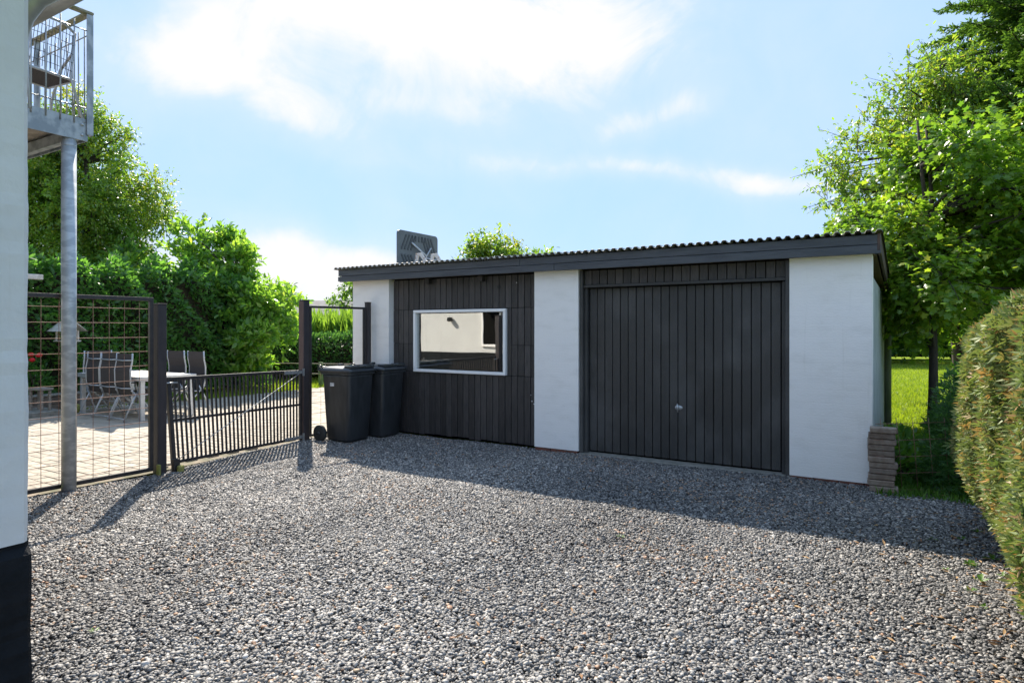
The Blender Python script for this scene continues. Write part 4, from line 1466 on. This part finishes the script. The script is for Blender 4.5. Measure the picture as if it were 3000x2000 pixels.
def spruce():
    rng = np.random.default_rng(6)
    loc = np.array((11.0, 13.2, 0.0))
    e = empty('spruce_tree', loc, 0, 'tall dark spruce with spreading boughs at the top right', 'tree')
    mb = MB()
    H = 13.0
    mb.tube([(0, 0, -.05), (0.05, 0, H * .5), (0, 0, H)], [.2, .13, .02], 9)
    P, D, N = [], [], []
    h = 2.2
    while h < H - 0.6:
        L = 4.3 * (1 - h / (H + 1.2)) + 0.35
        nb = 7
        a0 = rng.uniform(0, 6.28)
        for i in range(nb):
            a = a0 + i * 2 * math.pi / nb + rng.normal(0, .15)
            Lb = L * rng.uniform(.82, 1.12)
            ch, sh = math.cos(a), math.sin(a)
            pts = []
            for q in range(9):
                t = q / 8
                z = h + 0.10 * math.sin(t * 2.6) - 0.22 * t * Lb * .42 + 0.20 * t ** 3 * Lb * .55
                pts.append(np.array((ch * t * Lb, sh * t * Lb, z)))
            mb.tube([tuple(p) for p in pts], [.028 * (1 - .8 * q / 8) + .003 for q in range(9)], 5, cap=False)
            perp = np.array((-sh, ch, 0.0))
            n_side = int(Lb / 0.055)
            for q in range(n_side):
                t = 0.16 + 0.84 * (q + rng.random()) / n_side
                f = t * 8
                i0 = min(7, int(f))
                p0 = pts[i0] + (pts[i0 + 1] - pts[i0]) * (f - i0)
                ax = unit((pts[i0 + 1] - pts[i0])[None])[0]
                for s in (-1, 1):
                    sl = (0.62 * (1 - t) + 0.13) * rng.uniform(.7, 1.15) * min(1, Lb / 2.5)
                    dr = unit((ax * 0.75 + perp * s * rng.uniform(.6, 1.0) + np.array((0, 0, rng.uniform(-.28, .08))))[None])[0]
                    m_ = max(3, int(sl / 0.020))
                    tt = (np.arange(m_) + rng.random(m_)) / m_
                    pp = p0 + dr * (tt * sl)[:, None] + np.array((0, 0, -.10)) * (tt ** 2 * sl)[:, None]
                    P.append(pp)
                    D.append(dr * 0.9 + rng.normal(0, .45, (m_, 3)))
                    N.append(np.array((0, 0, 1.0)) + rng.normal(0, .4, (m_, 3)))
        h += rng.uniform(.24, .34) * 1.25
    P, D, N = np.concatenate(P), np.concatenate(D), np.concatenate(N)
    m = leaf_mesh('crown', P, D, N, 0.10 * rng.uniform(.7, 1.3, len(P)), T_NEEDLE, L_SPRUCE, None, rng)
    link('crown', m, e)
    mb.build('trunk', M_BARK, e)


spruce()

# big small-leaved tree at the left, and what grows along the patio
tree('birch_tree', 'tall loose small-leaved tree at the left behind the steel column', (-11.3, 17.2, 0), (-11.4, 17.2, 7.0), 0.17,
     [(-11.4, 17.2, 4.6, 2.0, 1.8, 1.9), (-10.25, 17.0, 4.9, 1.1, 1.3, 1.35), (-11.6, 17.3, 6.3, 1.3, 1.2, 1.0), (-10.8, 17.0, 2.9, 1.7, 1.5, 1.4), (-13.2, 17.4, 5.4, 1.8, 1.6, 2.2), (-12.4, 16.8, 2.9, 1.6, 1.3, 1.3)],
     245, 480, 0.085, T_DIAMOND, L_BIRCH, (0.32, 0.66), 12, seed=5, ntw=500, reach=(.65, 1.35), droop=.45,
     extra=[(-11.3, 17.2, 7.5, .5), (-11.0, 17.2, 7.1, .5), (-11.8, 17.2, 7.7, .55)])


def laurel_bush(name, label, ells, k, per, seed, loc, leaf=0.16, mat=None):
    return tree(name, label, loc, (loc[0], loc[1], 3.2), 0.07, ells, k, per, leaf, T_OVAL, mat or L_LAUREL, (0.32, 0.58), 9, seed=seed, forks=3, ntw=350,
                droop=-0.25, upn=0.55, nrand=0.8, cat='shrub', shell=(.55, 1.0), upbias=.45, reach=(.75, 1.25))


lw = hw(-13.2, 12.2)
laurel_bush('laurel_bush', 'big glossy evergreen bush behind the gate', [
    (-7.5, 16.9, 1.5, 1.75, 1.4, 1.5), (-7.85, 17.0, 3.15, .85, .95, 1.15), (-6.75, 16.9, 1.45, 1.05, 1.1, 1.15), (-8.5, 16.6, 1.3, 1.2, 1.2, 1.3)], 112, 330, 7, (-7.4, 17.0, 0))
laurel_bush('laurel_bush', 'lower glossy bush between the big bush and the leafy hedge', [
    (-9.6, 15.9, 1.5, 1.3, 1.1, 1.5), (-10.0, 16.4, 2.5, 1.1, 1.0, 1.0)], 60, 320, 9, (-9.7, 16.0, 0))


def box_foliage(name, label, x0, x1, y0, y1, z0, z1, origin, rz, dens, leaf, tmpl, mat, seed, rough=0.10, cat='hedge', up=0.4, core=None, lump=0.18, faces='xXyYZ', szv=.35, rndfn=None, core_in=0.22, flat=False, taper=0.0, rnd_top=.09, undercut=0.0, endround=0.0):
    """clipped hedge: leaves set in the outer layer of a block, plus a dark twiggy core"""
    rng = np.random.default_rng(seed)
    e = empty(name, origin, rz, label, cat)
    Ps, Ns = [], []
    def put(n, f):
        a = rng.random((n, 2))
        if f in 'xX':
            p = np.stack([np.full(n, x0 if f == 'x' else x1), y0 + (y1 - y0) * a[:, 0], z0 + (z1 - z0) * a[:, 1]], 1)
            nn = np.array([-1 if f == 'x' else 1, 0, 0.0])
        elif f in 'yY':
            p = np.stack([x0 + (x1 - x0) * a[:, 0], np.full(n, y0 if f == 'y' else y1), z0 + (z1 - z0) * a[:, 1]], 1)
            nn = np.array([0, -1 if f == 'y' else 1, 0.0])
        else:
            p = np.stack([x0 + (x1 - x0) * a[:, 0], y0 + (y1 - y0) * a[:, 1], np.full(n, z1)], 1)
            nn = np.array([0, 0, 1.0])
        Ps.append(p); Ns.append(np.repeat(nn[None], n, 0))
    area = {'x': (y1 - y0) * (z1 - z0), 'X': (y1 - y0) * (z1 - z0), 'y': (x1 - x0) * (z1 - z0), 'Y': (x1 - x0) * (z1 - z0), 'Z': (x1 - x0) * (y1 - y0)}
    for f in faces:
        put(int(area[f] * dens), f)
    P, Nn = np.concatenate(Ps), np.concatenate(Ns)
    # rounded upper edges + lumps
    cen = np.array([(x0 + x1) / 2, (y0 + y1) / 2, 0])
    zt = (P[:, 2] - (z1 - 0.22)) / 0.22
    k = np.clip(zt, 0, 1) ** 2 * rnd_top
    hx, hy = np.maximum((x1 - x0) / 2, .1), np.maximum((y1 - y0) / 2, .1)
    lx = (P[:, 0] - cen[0]) / hx
    P[:, 0] -= np.sign(lx) * k * (np.abs(lx) > .6)
    ly = (P[:, 1] - cen[1]) / hy
    edge = np.clip((np.abs(lx) - .55) / .45, 0, 1)
    P[:, 2] -= (Nn[:, 2] > .5) * edge ** 2 * 0.14
    w = (np.sin(P[:, 0] * 3.1 + P[:, 1] * 2.3 + seed) * np.sin(P[:, 1] * 4.3 + P[:, 2] * 3.7) + np.sin(P[:, 2] * 6.1 + P[:, 1] * 7.7 + P[:, 0] * 5) * .5)
    P += Nn * (w * lump * .5)[:, None]
    depth = rng.exponential(rough * .5, len(P)) * -1 + rng.normal(0, rough * .25, len(P))
    P += Nn * depth[:, None]
    P[:, 2] *= 1 - taper * (P[:, 1] + 1)
    fr = P[:, 0] < (x0 + x1) / 2
    P[:, 0] += fr * undercut * np.clip((.6 - P[:, 2]) / .6, 0, 1) ** 1.3
    P[:, 0] += fr * endround * np.clip((P[:, 1] - (y1 - .45)) / .45, 0, 1.2) ** 2
    D = Nn * 0.8 + rand_dirs(len(P), rng) * 0.8
    D[:, 2] += up
    N = rand_dirs(len(P), rng) * .8 + Nn * .5 + np.array([0, 0, .3])
    if flat:
        D = rand_dirs(len(P), rng) * .9 + Nn * .35
        D[:, 2] += up
        N = Nn * .8 + rand_dirs(len(P), rng) * .65
    S = leaf * rng.uniform(1 - szv, 1 + szv, len(P))
    rnd = None if rndfn is None else rndfn(P, rng)
    m = leaf_mesh('leaves', P, D, N, S, tmpl, mat, rnd, rng)
    link('leaves', m, e)
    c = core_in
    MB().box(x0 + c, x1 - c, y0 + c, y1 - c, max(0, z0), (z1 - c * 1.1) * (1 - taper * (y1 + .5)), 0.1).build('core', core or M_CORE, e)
    return e


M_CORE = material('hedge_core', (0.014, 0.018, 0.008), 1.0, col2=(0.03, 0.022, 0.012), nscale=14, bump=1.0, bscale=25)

# ivy-clad hedge behind the chairs
o = hw(-11.9, 3.6)
box_foliage('ivy_hedge', 'tall dark ivy-covered hedge behind the patio chairs', -.7, .55, -3.0, 6.2, 0.1, 2.95, o, -TH, 620, 0.125, T_OVAL, L_IVY, 31, 0.16, up=-.1, lump=.42, faces='xXyYZ')

# clipped thuja hedge at the right edge
def thuja_rnd(P, rng):
    r = np.clip(rng.normal(0.42, 0.2, len(P)), 0, 1)
    patch = np.sin(P[:, 1] * 5.2 + P[:, 2] * 4.1) * np.sin(P[:, 2] * 6.3 - P[:, 1] * 3.7)
    brown = (rng.random(len(P)) < 0.10 + 0.16 * (patch > .45))
    r[brown] = rng.uniform(.8, 1.0, brown.sum())
    return r


hx0 = Vector((3.42, 4.42, 0))
box_foliage('thuja_hedge', 'clipped thuja hedge with browned tips along the right edge', -.19, 1.15, -2.3, 1.15, 0.12, 1.69, (hx0.x, hx0.y, 0), -TH, 8200, 0.056, T_FAN, L_THUJA, 41, 0.05, up=.35,
            lump=.10, faces='xyYZ', rndfn=thuja_rnd, core_in=.25, flat=True, taper=.03, rnd_top=.18, undercut=.27, endround=.26)

# far hedge, tall grass, small tree and house beyond the patio
o = Vector((-6.2, 20.4, 0))
box_foliage('privet_hedge', 'clipped green hedge at the far end of the patio', -3.2, 3.4, -.5, .5, 0.1, 1.36, o, R(-8), 520, 0.10, T_OVAL, L_HEDGE, 51, 0.10, lump=.15)


def blades_mass(name, label, x0, x1, y0, y1, n, hgt, mat, seed, kind, z=0.0, w=1.0, cat=None):
    rng = np.random.default_rng(seed)
    P = np.stack([rng.uniform(x0, x1, n), rng.uniform(y0, y1, n), np.full(n, z)], 1)
    D = np.array([0, 0, 1.0]) + rng.normal(0, .22, (n, 3))
    N = rand_dirs(n, rng) * np.array([1, 1, .1])
    m = leaf_mesh(name, P, D, N, hgt * rng.uniform(.6, 1.2, n), (T_BLADE[0] * np.array([1, w, 1]), T_BLADE[1]), mat, None, rng)
    o_ = link(name, m)
    return tag(o_, label, cat, kind=kind)


blades_mass('tall_grass', 'tall bright reeds growing above the far hedge', -9.0, -3.2, 21.2, 22.2, 5200, 2.0, L_TALL, 61, 'stuff', cat='grass')
tree('elder_tree', 'small light green tree above the far hedge by the garage', (-5.7, 24.0, 0), (-5.7, 24.0, 2.6), .07,
     [(-5.6, 24.0, 2.35, 1.4, 1.1, .95)], 26, 260, 0.14, T_OVAL, L_TALL, (.35, .6), 9, seed=63, ntw=150)
tree('apple_tree', 'light green tree top showing above the garage roof', (-0.45, 20.5, 0), (-.45, 20.5, 3.6), .12,
     [(-.4, 20.5, 3.35, 1.75, 1.4, 1.0), (.55, 20.6, 3.3, 1.0, 1.1, .8), (-.6, 20.5, 3.9, .8, .8, .55)], 60, 260, 0.13, T_OVAL, L_BIRCH, (.3, .55), 9, seed=64, ntw=220, reach=(.7, 1.4))
tree('far_conifer', 'distant dark conifer tip beyond the big bush', (-13.4, 38.0, 0), (-13.4, 38.0, 4.4), .1,
     [(-13.4, 38.0, 2.8, .8, .8, 1.4)], 16, 220, 0.18, T_DIAMOND, L_SPRUCE, (.3, .5), 9, seed=65, ntw=20)

fh = empty('far_house', (-12.2, 47.0, 0), R(-6), 'distant low house with grey roof beyond the far hedge', 'house')
B('wall', M_HOUSE, fh, -5.0, 6.0, 0, 5.0, 0, 2.6, 0)
MB().add([(-5.4, -.5, 2.55), (6.4, -.5, 2.55), (6.4, 5.5, 2.55), (-5.4, 5.5, 2.55), (-5.4, 2.5, 3.75), (6.4, 2.5, 3.75)],
         [(0, 1, 5, 4), (2, 3, 4, 5), (0, 4, 3), (1, 2, 5), (0, 3, 2, 1)]).build('roof', M_TILE, fh)
for x in (-3, 0, 3):
    B('window', M_DARK, fh, x, x + 1.2, -.02, -.002, 1.0, 2.1, 0)

# shrubs and trees far behind the right-hand lawn
tree('far_tree', 'shady tree at the far end of the right-hand lawn', (14.5, 31.0, 0), (14.5, 31, 6), .2,
     [(14.6, 31.0, 2.7, 4.0, 2.5, 2.3), (18.5, 30.0, 2.7, 3.0, 2.0, 2.5)], 90, 300, 0.22, T_OVAL, L_SHRUB, (.6, 1.1), 10, seed=71, ntw=80, upbias=0)
box_foliage('laurel_hedge', 'dark hedge closing off the far lawn', -9, 9, -.7, .7, .1, 2.6, Vector((17.5, 33.5, 0)), 0, 130, 0.22, T_OVAL, L_SHRUB, 72, 0.2, lump=.5)
fp = empty('paddock_fence', (14.0, 27.5, 0), R(-10), 'old wooden rail fence at the far end of the lawn', 'fence')
for x in (-1.6, 0, 1.6):
    B('post', M_BARK, fp, x - .06, x + .06, -.06, .06, -.05, 1.15)
for z in (.45, .85):
    B('rail', M_BARK, fp, -1.9, 1.9, -.09, -.061, z, z + .09)

# underplanting beside the garage
def low_shrub(name, label, loc, r, hgt, n, leaf, mat, seed, tmpl=T_OVAL):
    rng = np.random.default_rng(seed)
    e = empty(name, loc, 0, label, 'shrub')
    d = rand_dirs(n, rng)
    d[:, 2] = np.abs(d[:, 2])
    rad = rng.uniform(.35, 1.08, n) ** .6
    P = d * np.array([r, r, hgt]) * rad[:, None]
    D = d + rand_dirs(n, rng) * .8
    N = np.array([0, 0, .9]) + rand_dirs(n, rng) * .5
    link('leaves', leaf_mesh('leaves', P, D, N, leaf * rng.uniform(.6, 1.3, n), tmpl, mat, None, rng), e)
    mb = MB()
    for i in range(14):
        q = P[rng.integers(n)]
        mb.tube([(0, 0, -.03), tuple(q * np.array([.4, .4, .6])), tuple(q)], [.008, .006, .003], 4, cap=False)
    mb.build('stems', M_BARK2, e)
    return e


low_shrub('maple_sapling', 'dark leafy sapling below the maple trunk', (5.85, 8.6, 0), .28, .46, 150, .12, L_SHRUB, 81, T_MAPLE)
low_shrub('bramble', 'bright green weedy bramble at the garage side wall', (4.95, 8.3, 0), .34, .28, 260, .075, L_TALL, 82)  # shares the bright leaf colour of the tall grass
low_shrub('fern_shrub', 'dark ground shrub behind the wire mesh', (4.35, 7.1, 0), .42, .42, 420, .11, L_SHRUB, 83)
low_shrub('ivy_shrub', 'dark ivy patch behind the block stack', (3.98, 6.75, 0), .36, .36, 330, .10, L_SHRUB, 84)
low_shrub('ivy_shrub', 'dark ivy patch at the foot of the hedge', (4.75, 6.75, 0), .45, .5, 420, .11, L_SHRUB, 85)
low_shrub('elder_shrub', 'dark shrub filling the gap below the maple by the hedge', (5.75, 7.9, 0), .5, .8, 520, .11, L_SHRUB, 86)
low_shrub('currant_shrub', 'low leafy shrub behind the maple trunk', (7.25, 9.9, 0), .62, 1.1, 800, .10, L_SHRUB, 87)
low_shrub('cypress_shrub', 'dark green feathery shrub in the shade behind the hedge end', (4.42, 6.12, 0), .42, 1.22, 2600, .085, L_HEDGE, 93, T_FAN)
low_shrub('yew_shrub', 'dark shrub against the maple trunk behind the hedge', (5.35, 7.3, 0), .55, 1.15, 1500, .09, L_SHRUB, 94)
low_shrub('garden_flowerbed', 'green leafy planting in the raised bed', tuple(hw(-11.05, 3.7, .27)), .5, .28, 500, .08, L_IVY, 88)
low_shrub('lawn_edge_shrub', 'yellow green border plants behind the table', tuple(hw(-10.5, 6.6)), .45, .35, 500, .07, L_TALL, 89)

# geranium with red flower heads
ge = low_shrub('geranium', 'red flowering geranium in the raised bed at the left', tuple(hw(-11.0, 4.42, .27)), .30, .70, 420, .075, L_IVY, 91)
ge['category'] = 'flower'
rg = random.Random(4)
for i in range(8):
    a = rg.uniform(-.24, .24)
    lumpy('flower_head', M_RED, ge, (a, -.22 + rg.uniform(-.08, .08), .72 + rg.uniform(-.07, .10)), .052, 10 + i, (1, 1, .8))

# low wire fence with green posts before the far hedge
gf = empty('garden_fence', (-5.35, 17.9, 0), R(-8), 'low green garden fence at the far end of the patio', 'fence')
for x in (-1.5, 0, 1.5):
    B('post', M_GREENP, gf, x - .05, x + .05, -.05, .05, -.05, .62)
for z in (.30, .58):
    MB().tube([(-1.6, -.06, z), (1.6, -.06, z)], .012, 6).build('rail', M_GREYW, gf)

# grass: lawns and the shaded verge
def grass(name, poly_fn, n, hgt, seed, mat):
    rng = np.random.default_rng(seed)
    P = poly_fn(rng, n)
    D = np.array([0, 0, 1.0]) + rng.normal(0, .45, (len(P), 3))
    N = rand_dirs(len(P), rng) * np.array([1, 1, .2])
    m = leaf_mesh(name, P, D, N, hgt * rng.uniform(.5, 1.4, len(P)), (T_BLADE[0] * np.array([1, 1.5, 1]), T_BLADE[1]), mat, None, rng)
    return tag(link(name, m), kind='stuff')


def right_lawn(rng, n):
    y = 9.5 + 22 * rng.random(n) ** 1.7
    x = y * rng.uniform(.56, .70, n)
    return np.stack([x, y, np.full(n, -.045)], 1)


def left_lawn(rng, n):
    a = rng.uniform(-13.5, -10.12, n); b_ = rng.uniform(3, 15, n)
    w = np.array([tuple(hw(p, q, -.045)) for p, q in zip(a, b_)])
    return w


def verge(rng, n):
    a = rng.uniform(7.1, 8.7, n); b_ = rng.uniform(-.32, .6, n)
    return np.array([tuple(gw(p, q, -.03)) for p, q in zip(a, b_)])


tag(grass('lawn_grass', right_lawn, 26000, .075, 95, L_GRASS), 'short sunlit grass on the lawn right of the garage', 'grass')
tag(grass('patio_grass', left_lawn, 14000, .09, 96, L_GRASS), 'short grass strip behind the patio', 'grass')
tag(grass('verge_grass', verge, 3600, .085, 97, L_WEED), 'low green moss and grass at the foot of the wire mesh', 'grass')

# ------------------------------------------------------------------ weeds and litter on the gravel


def weed(loc, r, n, seed, label, tmpl=T_OVAL, mat=None, rise=.5):
    rng = np.random.default_rng(seed)
    a = np.arange(n) * 2.4 + rng.random(n)
    D = np.stack([np.cos(a), np.sin(a), rise * rng.uniform(.3, 1.3, n)], 1)
    P = np.stack([np.cos(a), np.sin(a), np.zeros(n)], 1) * .006
    N = np.array([0, 0, 1.0]) + rng.normal(0, .2, (n, 3))
    m = leaf_mesh('weed', P, D, N, r * rng.uniform(.6, 1.15, n), tmpl, mat or L_WEED, None, rng)
    o_ = link('weed', m, None, (loc[0], loc[1], 0.004))
    return tag(o_, label, 'weed', 'weeds in the gravel')


def gp(px, py):
    Z = 1470 * 1.55 / (py - 755)
    return ((px - 1176) / 1470 * Z, Z)


for i, (px, py, r_, n, lb) in enumerate((
        (2230, 1297, .055, 7, 'pale star-shaped weed on the shadow edge near the hedge'),
        (2282, 1285, .06, 5, 'two-leaved weed in the shade close to the hedge'),
        (2172, 1308, .03, 5, 'small weed on the shadow edge, left of the star-shaped weed'),
        (2213, 1240, .04, 6, 'grassy weed clump in the garage shade, left of the hedge'),
        (2142, 1240, .035, 6, 'tiny weed tuft in the garage shade, farthest from the hedge'),
        (2246, 1222, .045, 7, 'three-leaved dark weed in the shade under the hedge'),
        (2253, 1335, .06, 6, 'upright grey-green weed in the sun just below the shadow edge'),
        (2228, 1357, .035, 6, 'bright yellow-green weed tuft in the sunny gravel near the hedge'),
        (2262, 1395, .028, 5, 'tiny bright weed in the sunny gravel, lower of the pair by the hedge'),
        (2305, 1325, .05, 4, 'yellow-leaved weed at the foot of the hedge'),
        (1425, 1233, .045, 4, 'single bright green sprout in the sunny gravel before the door'),
        (218, 1450, .025, 5, 'tiny green sprout in the gravel beside the house corner'))):
    weed(gp(px, py), r_, n, 200 + i, lb)
weed((3.02, 3.62), .17, 7, 230, 'large jagged dandelion leaves poking out below the hedge', T_OVAL, rise=.25)
weed((2.86, 3.30), .15, 6, 231, 'broad dandelion rosette at the lower right edge by the hedge', T_OVAL, rise=.3)


def litter():
    rng = np.random.default_rng(77)
    n = 420
    t = rng.uniform(-2.6, 2.4, n)
    off = rng.exponential(.28, n)
    p = np.array([(3.42 + a * ST - o_ * CT, 4.42 + a * CT + o_ * ST, .012) for a, o_ in zip(t, off)])
    k = 90
    q = np.stack([rng.uniform(-2.5, 3.6, k), rng.uniform(2.6, 6.6, k), np.full(k, .014)], 1)
    q = q[(q[:, 0] < .62 * q[:, 1] + .2) & (q[:, 0] > -.55 * q[:, 1])]
    p = np.concatenate([p, q])
    n = len(p)
    D = rng.normal(0, 1, (n, 3)) * np.array([1, 1, .15])
    N = np.array([0, 0, 1.0]) + rng.normal(0, .4, (n, 3))
    m = leaf_mesh('dry_litter', p, D, N, .045 * rng.uniform(.5, 1.6, n), (T_DIAMOND[0] * np.array([1, .45, 1]), T_DIAMOND[1]), L_DRY, None, rng)
    tag(link('dry_litter', m), 'scattered brown thuja clippings on the gravel by the hedge', 'litter', kind='stuff')


litter()

# ------------------------------------------------------------------ gravel stones (one mass, instanced on points)


def stone_material():
    m = bpy.data.materials.new('gravel_stone')
    m.use_nodes = True
    nt = m.node_tree
    b = NB(nt)
    p = nt.nodes['Principled BSDF']
    at = b.new('ShaderNodeAttribute')
    at.attribute_type = 'INSTANCER'
    at.attribute_name = 'tone'
    oi = at.outputs['Fac']
    col = b.ramp(oi, [(0.0, (0.040, 0.040, 0.041)), (0.26, (0.090, 0.089, 0.088)), (0.55, (0.165, 0.161, 0.154)), (0.78, (0.275, 0.264, 0.245)),
                      (0.90, (0.38, 0.365, 0.34)), (0.925, (0.48, 0.46, 0.43)), (0.945, (0.30, 0.215, 0.13)), (0.975, (0.37, 0.20, 0.115)), (1.0, (0.33, 0.25, 0.17))])
    tc = b.new('ShaderNodeTexCoord').outputs['Object']
    n = b.noise(tc, 2.4, 3)
    col = b.mix(0.35, col, b.mix(1.0, col, b.ramp(n, [(.3, (.55, .55, .55)), (.7, (1.5, 1.5, 1.5))]), 'MULTIPLY'))
    b.link(col, p.inputs['Base Color'])
    p.inputs['Roughness'].default_value = 0.58
    p.inputs['Specular IOR Level'].default_value = 0.45
    return m


def gravel():
    rng = np.random.default_rng(99)
    poly = [(p.x, p.y) for p in YARD]
    def inside(x, y):
        r = np.zeros(len(x), bool)
        j = len(poly) - 1
        for i in range(len(poly)):
            xi, yi = poly[i]; xj, yj = poly[j]
            c = ((yi > y) != (yj > y)) & (x < (xj - xi) * (y - yi) / (yj - yi + 1e-12) + xi)
            r ^= c
            j = i
        return r
    pts = []
    n = 680000
    x = rng.uniform(-5.5, 6.0, n); y = rng.uniform(1.7, 10.6, n)
    keep = inside(x, y) & (x > -0.86 * y - .5) & (x < 0.86 * y + .5)
    # keep clear of the house and thin out behind the soil strip
    hxl = (x - HC.x) * CT - (y - HC.y) * ST
    hyl = (x - HC.x) * ST + (y - HC.y) * CT
    keep &= ~((hxl < 0.03) & (hyl < 0.03))
    gxl = (x - GL.x) * CT - (y - GL.y) * ST
    gyl = (x - GL.x) * ST + (y - GL.y) * CT
    keep &= ~((gxl > 7.1) & (gyl > -.25 + rng.normal(0, .07, n)))
    keep &= ~((gxl > 3.9) & (gxl < 6.3) & (gyl > 0.01 + .012 * np.sin(gxl * 5)))
    x, y = x[keep], y[keep]
    n = len(x)
    size = 0.0150 * np.exp(rng.normal(0, .24, n))
    mound = .011 * np.sin(x * 2.3 + 1) * np.sin(y * 2.9) + .004 * np.sin(x * 6.1) * np.sin(y * 5.3)
    z = -0.006 + mound + rng.uniform(-.004, .007, n)
    big = rng.random(n) < .0015
    size[big] *= 1.5
    m = bpy.data.meshes.new('gravel_stones')
    m.vertices.add(n)
    m.vertices.foreach_set('co', np.stack([x, y, z], 1).astype(np.float32).ravel())
    a = m.attributes.new('rot', 'FLOAT_VECTOR', 'POINT')
    a.data.foreach_set('vector', np.stack([rng.normal(0, .35, n), rng.normal(0, .35, n), rng.uniform(0, 6.28, n)], 1).astype(np.float32).ravel())
    a = m.attributes.new('scl', 'FLOAT_VECTOR', 'POINT')
    a.data.foreach_set('vector', (size[:, None] * rng.uniform(.8, 1.2, (n, 3))).astype(np.float32).ravel())
    tone = rng.random(n) * .93
    big_p = np.sin(x * .9 + 1.7 * np.sin(y * .5)) * np.sin(y * .8 + .6 * np.sin(x * 1.1)) + .5 * np.sin(x * 2.7 + 1.3 * y) * np.sin(y * 2.2)
    tone = np.clip(tone + .13 * big_p, 0, .93)
    patch = np.sin(x * 1.9 + .6 * np.sin(y * 1.3)) * np.sin(y * 1.7 + .8) + .6 * np.sin(x * 4.3 + y * 2.1)
    tan_p = .018 + .075 * np.clip(patch - .15, 0, 1)
    tan = rng.random(n) < tan_p
    tone[tan] = rng.uniform(.94, 1.0, tan.sum())
    a = m.attributes.new('tone', 'FLOAT', 'POINT')
    a.data.foreach_set('value', tone.astype(np.float32))
    m.update()
    o_ = link('gravel_stones', m)
    tag(o_, 'loose dark grey gravel stones covering the yard', 'gravel', kind='stuff')
    mat = stone_material()
    m.materials.append(mat)
    ng = bpy.data.node_groups.new('gravel_scatter', 'GeometryNodeTree')
    ng.interface.new_socket('Geometry', in_out='INPUT', socket_type='NodeSocketGeometry')
    ng.interface.new_socket('Geometry', in_out='OUTPUT', socket_type='NodeSocketGeometry')
    b = NB(ng)
    gi, go = b.new('NodeGroupInput'), b.new('NodeGroupOutput')
    join = b.new('GeometryNodeJoinGeometry')
    for v in range(9):
        ico = b.new('GeometryNodeMeshIcoSphere')
        ico.inputs['Radius'].default_value = 0.62
        ico.inputs['Subdivisions'].default_value = 1 if v % 3 == 0 else 2
        pos = b.new('GeometryNodeInputPosition')
        nz = b.new('ShaderNodeTexNoise')
        nz.inputs['Scale'].default_value = 1.35
        nz.inputs['Detail'].default_value = 1.0
        ad = b.new('ShaderNodeVectorMath', operation='ADD')
        b.link(pos.outputs[0], ad.inputs[0])
        ad.inputs[1].default_value = (v * 7.3, v * 3.1, v * 5.7)
        b.link(ad.outputs[0], nz.inputs['Vector'])
        sb = b.new('ShaderNodeVectorMath', operation='SUBTRACT')
        b.link(nz.outputs['Color'], sb.inputs[0])
        sb.inputs[1].default_value = (.5, .5, .5)
        sc = b.new('ShaderNodeVectorMath', operation='SCALE')
        b.link(sb.outputs[0], sc.inputs[0])
        sc.inputs['Scale'].default_value = 0.85
        sp = b.new('GeometryNodeSetPosition')
        b.link(ico.outputs['Mesh'], sp.inputs['Geometry'])
        b.link(sc.outputs[0], sp.inputs['Offset'])
        tr = b.new('GeometryNodeTransform')
        tr.inputs['Scale'].default_value = (1.0 + .08 * (v % 3), 0.72 + .06 * (v % 4), 0.50 + .05 * (v % 3))
        b.link(sp.outputs[0], tr.inputs['Geometry'])
        sh = b.new('GeometryNodeSetShadeSmooth')
        b.link(tr.outputs[0], sh.inputs[0])
        sh.inputs['Shade Smooth'].default_value = v % 3 != 0
        sm = b.new('GeometryNodeSetMaterial')
        sm.inputs['Material'].default_value = mat
        b.link(sh.outputs[0], sm.inputs['Geometry'])
        gt = b.new('GeometryNodeGeometryToInstance')
        b.link(sm.outputs[0], gt.inputs[0])
        b.link(gt.outputs[0], join.inputs[0])
    iop = b.new('GeometryNodeInstanceOnPoints')
    b.link(gi.outputs[0], iop.inputs['Points'])
    b.link(join.outputs[0], iop.inputs['Instance'])
    iop.inputs['Pick Instance'].default_value = True
    ri = b.new('FunctionNodeRandomValue', data_type='INT')
    ri.inputs[4].default_value = 0
    ri.inputs[5].default_value = 8
    b.link(ri.outputs[2], iop.inputs['Instance Index'])
    for nm, sock in (('rot', 'Rotation'), ('scl', 'Scale')):
        na = b.new('GeometryNodeInputNamedAttribute', data_type='FLOAT_VECTOR')
        na.inputs['Name'].default_value = nm
        b.link(na.outputs['Attribute'], iop.inputs[sock])
    b.link(iop.outputs[0], go.inputs[0])
    md = o_.modifiers.new('scatter', 'NODES')
    md.node_group = ng
    print('gravel stones', n)


gravel()
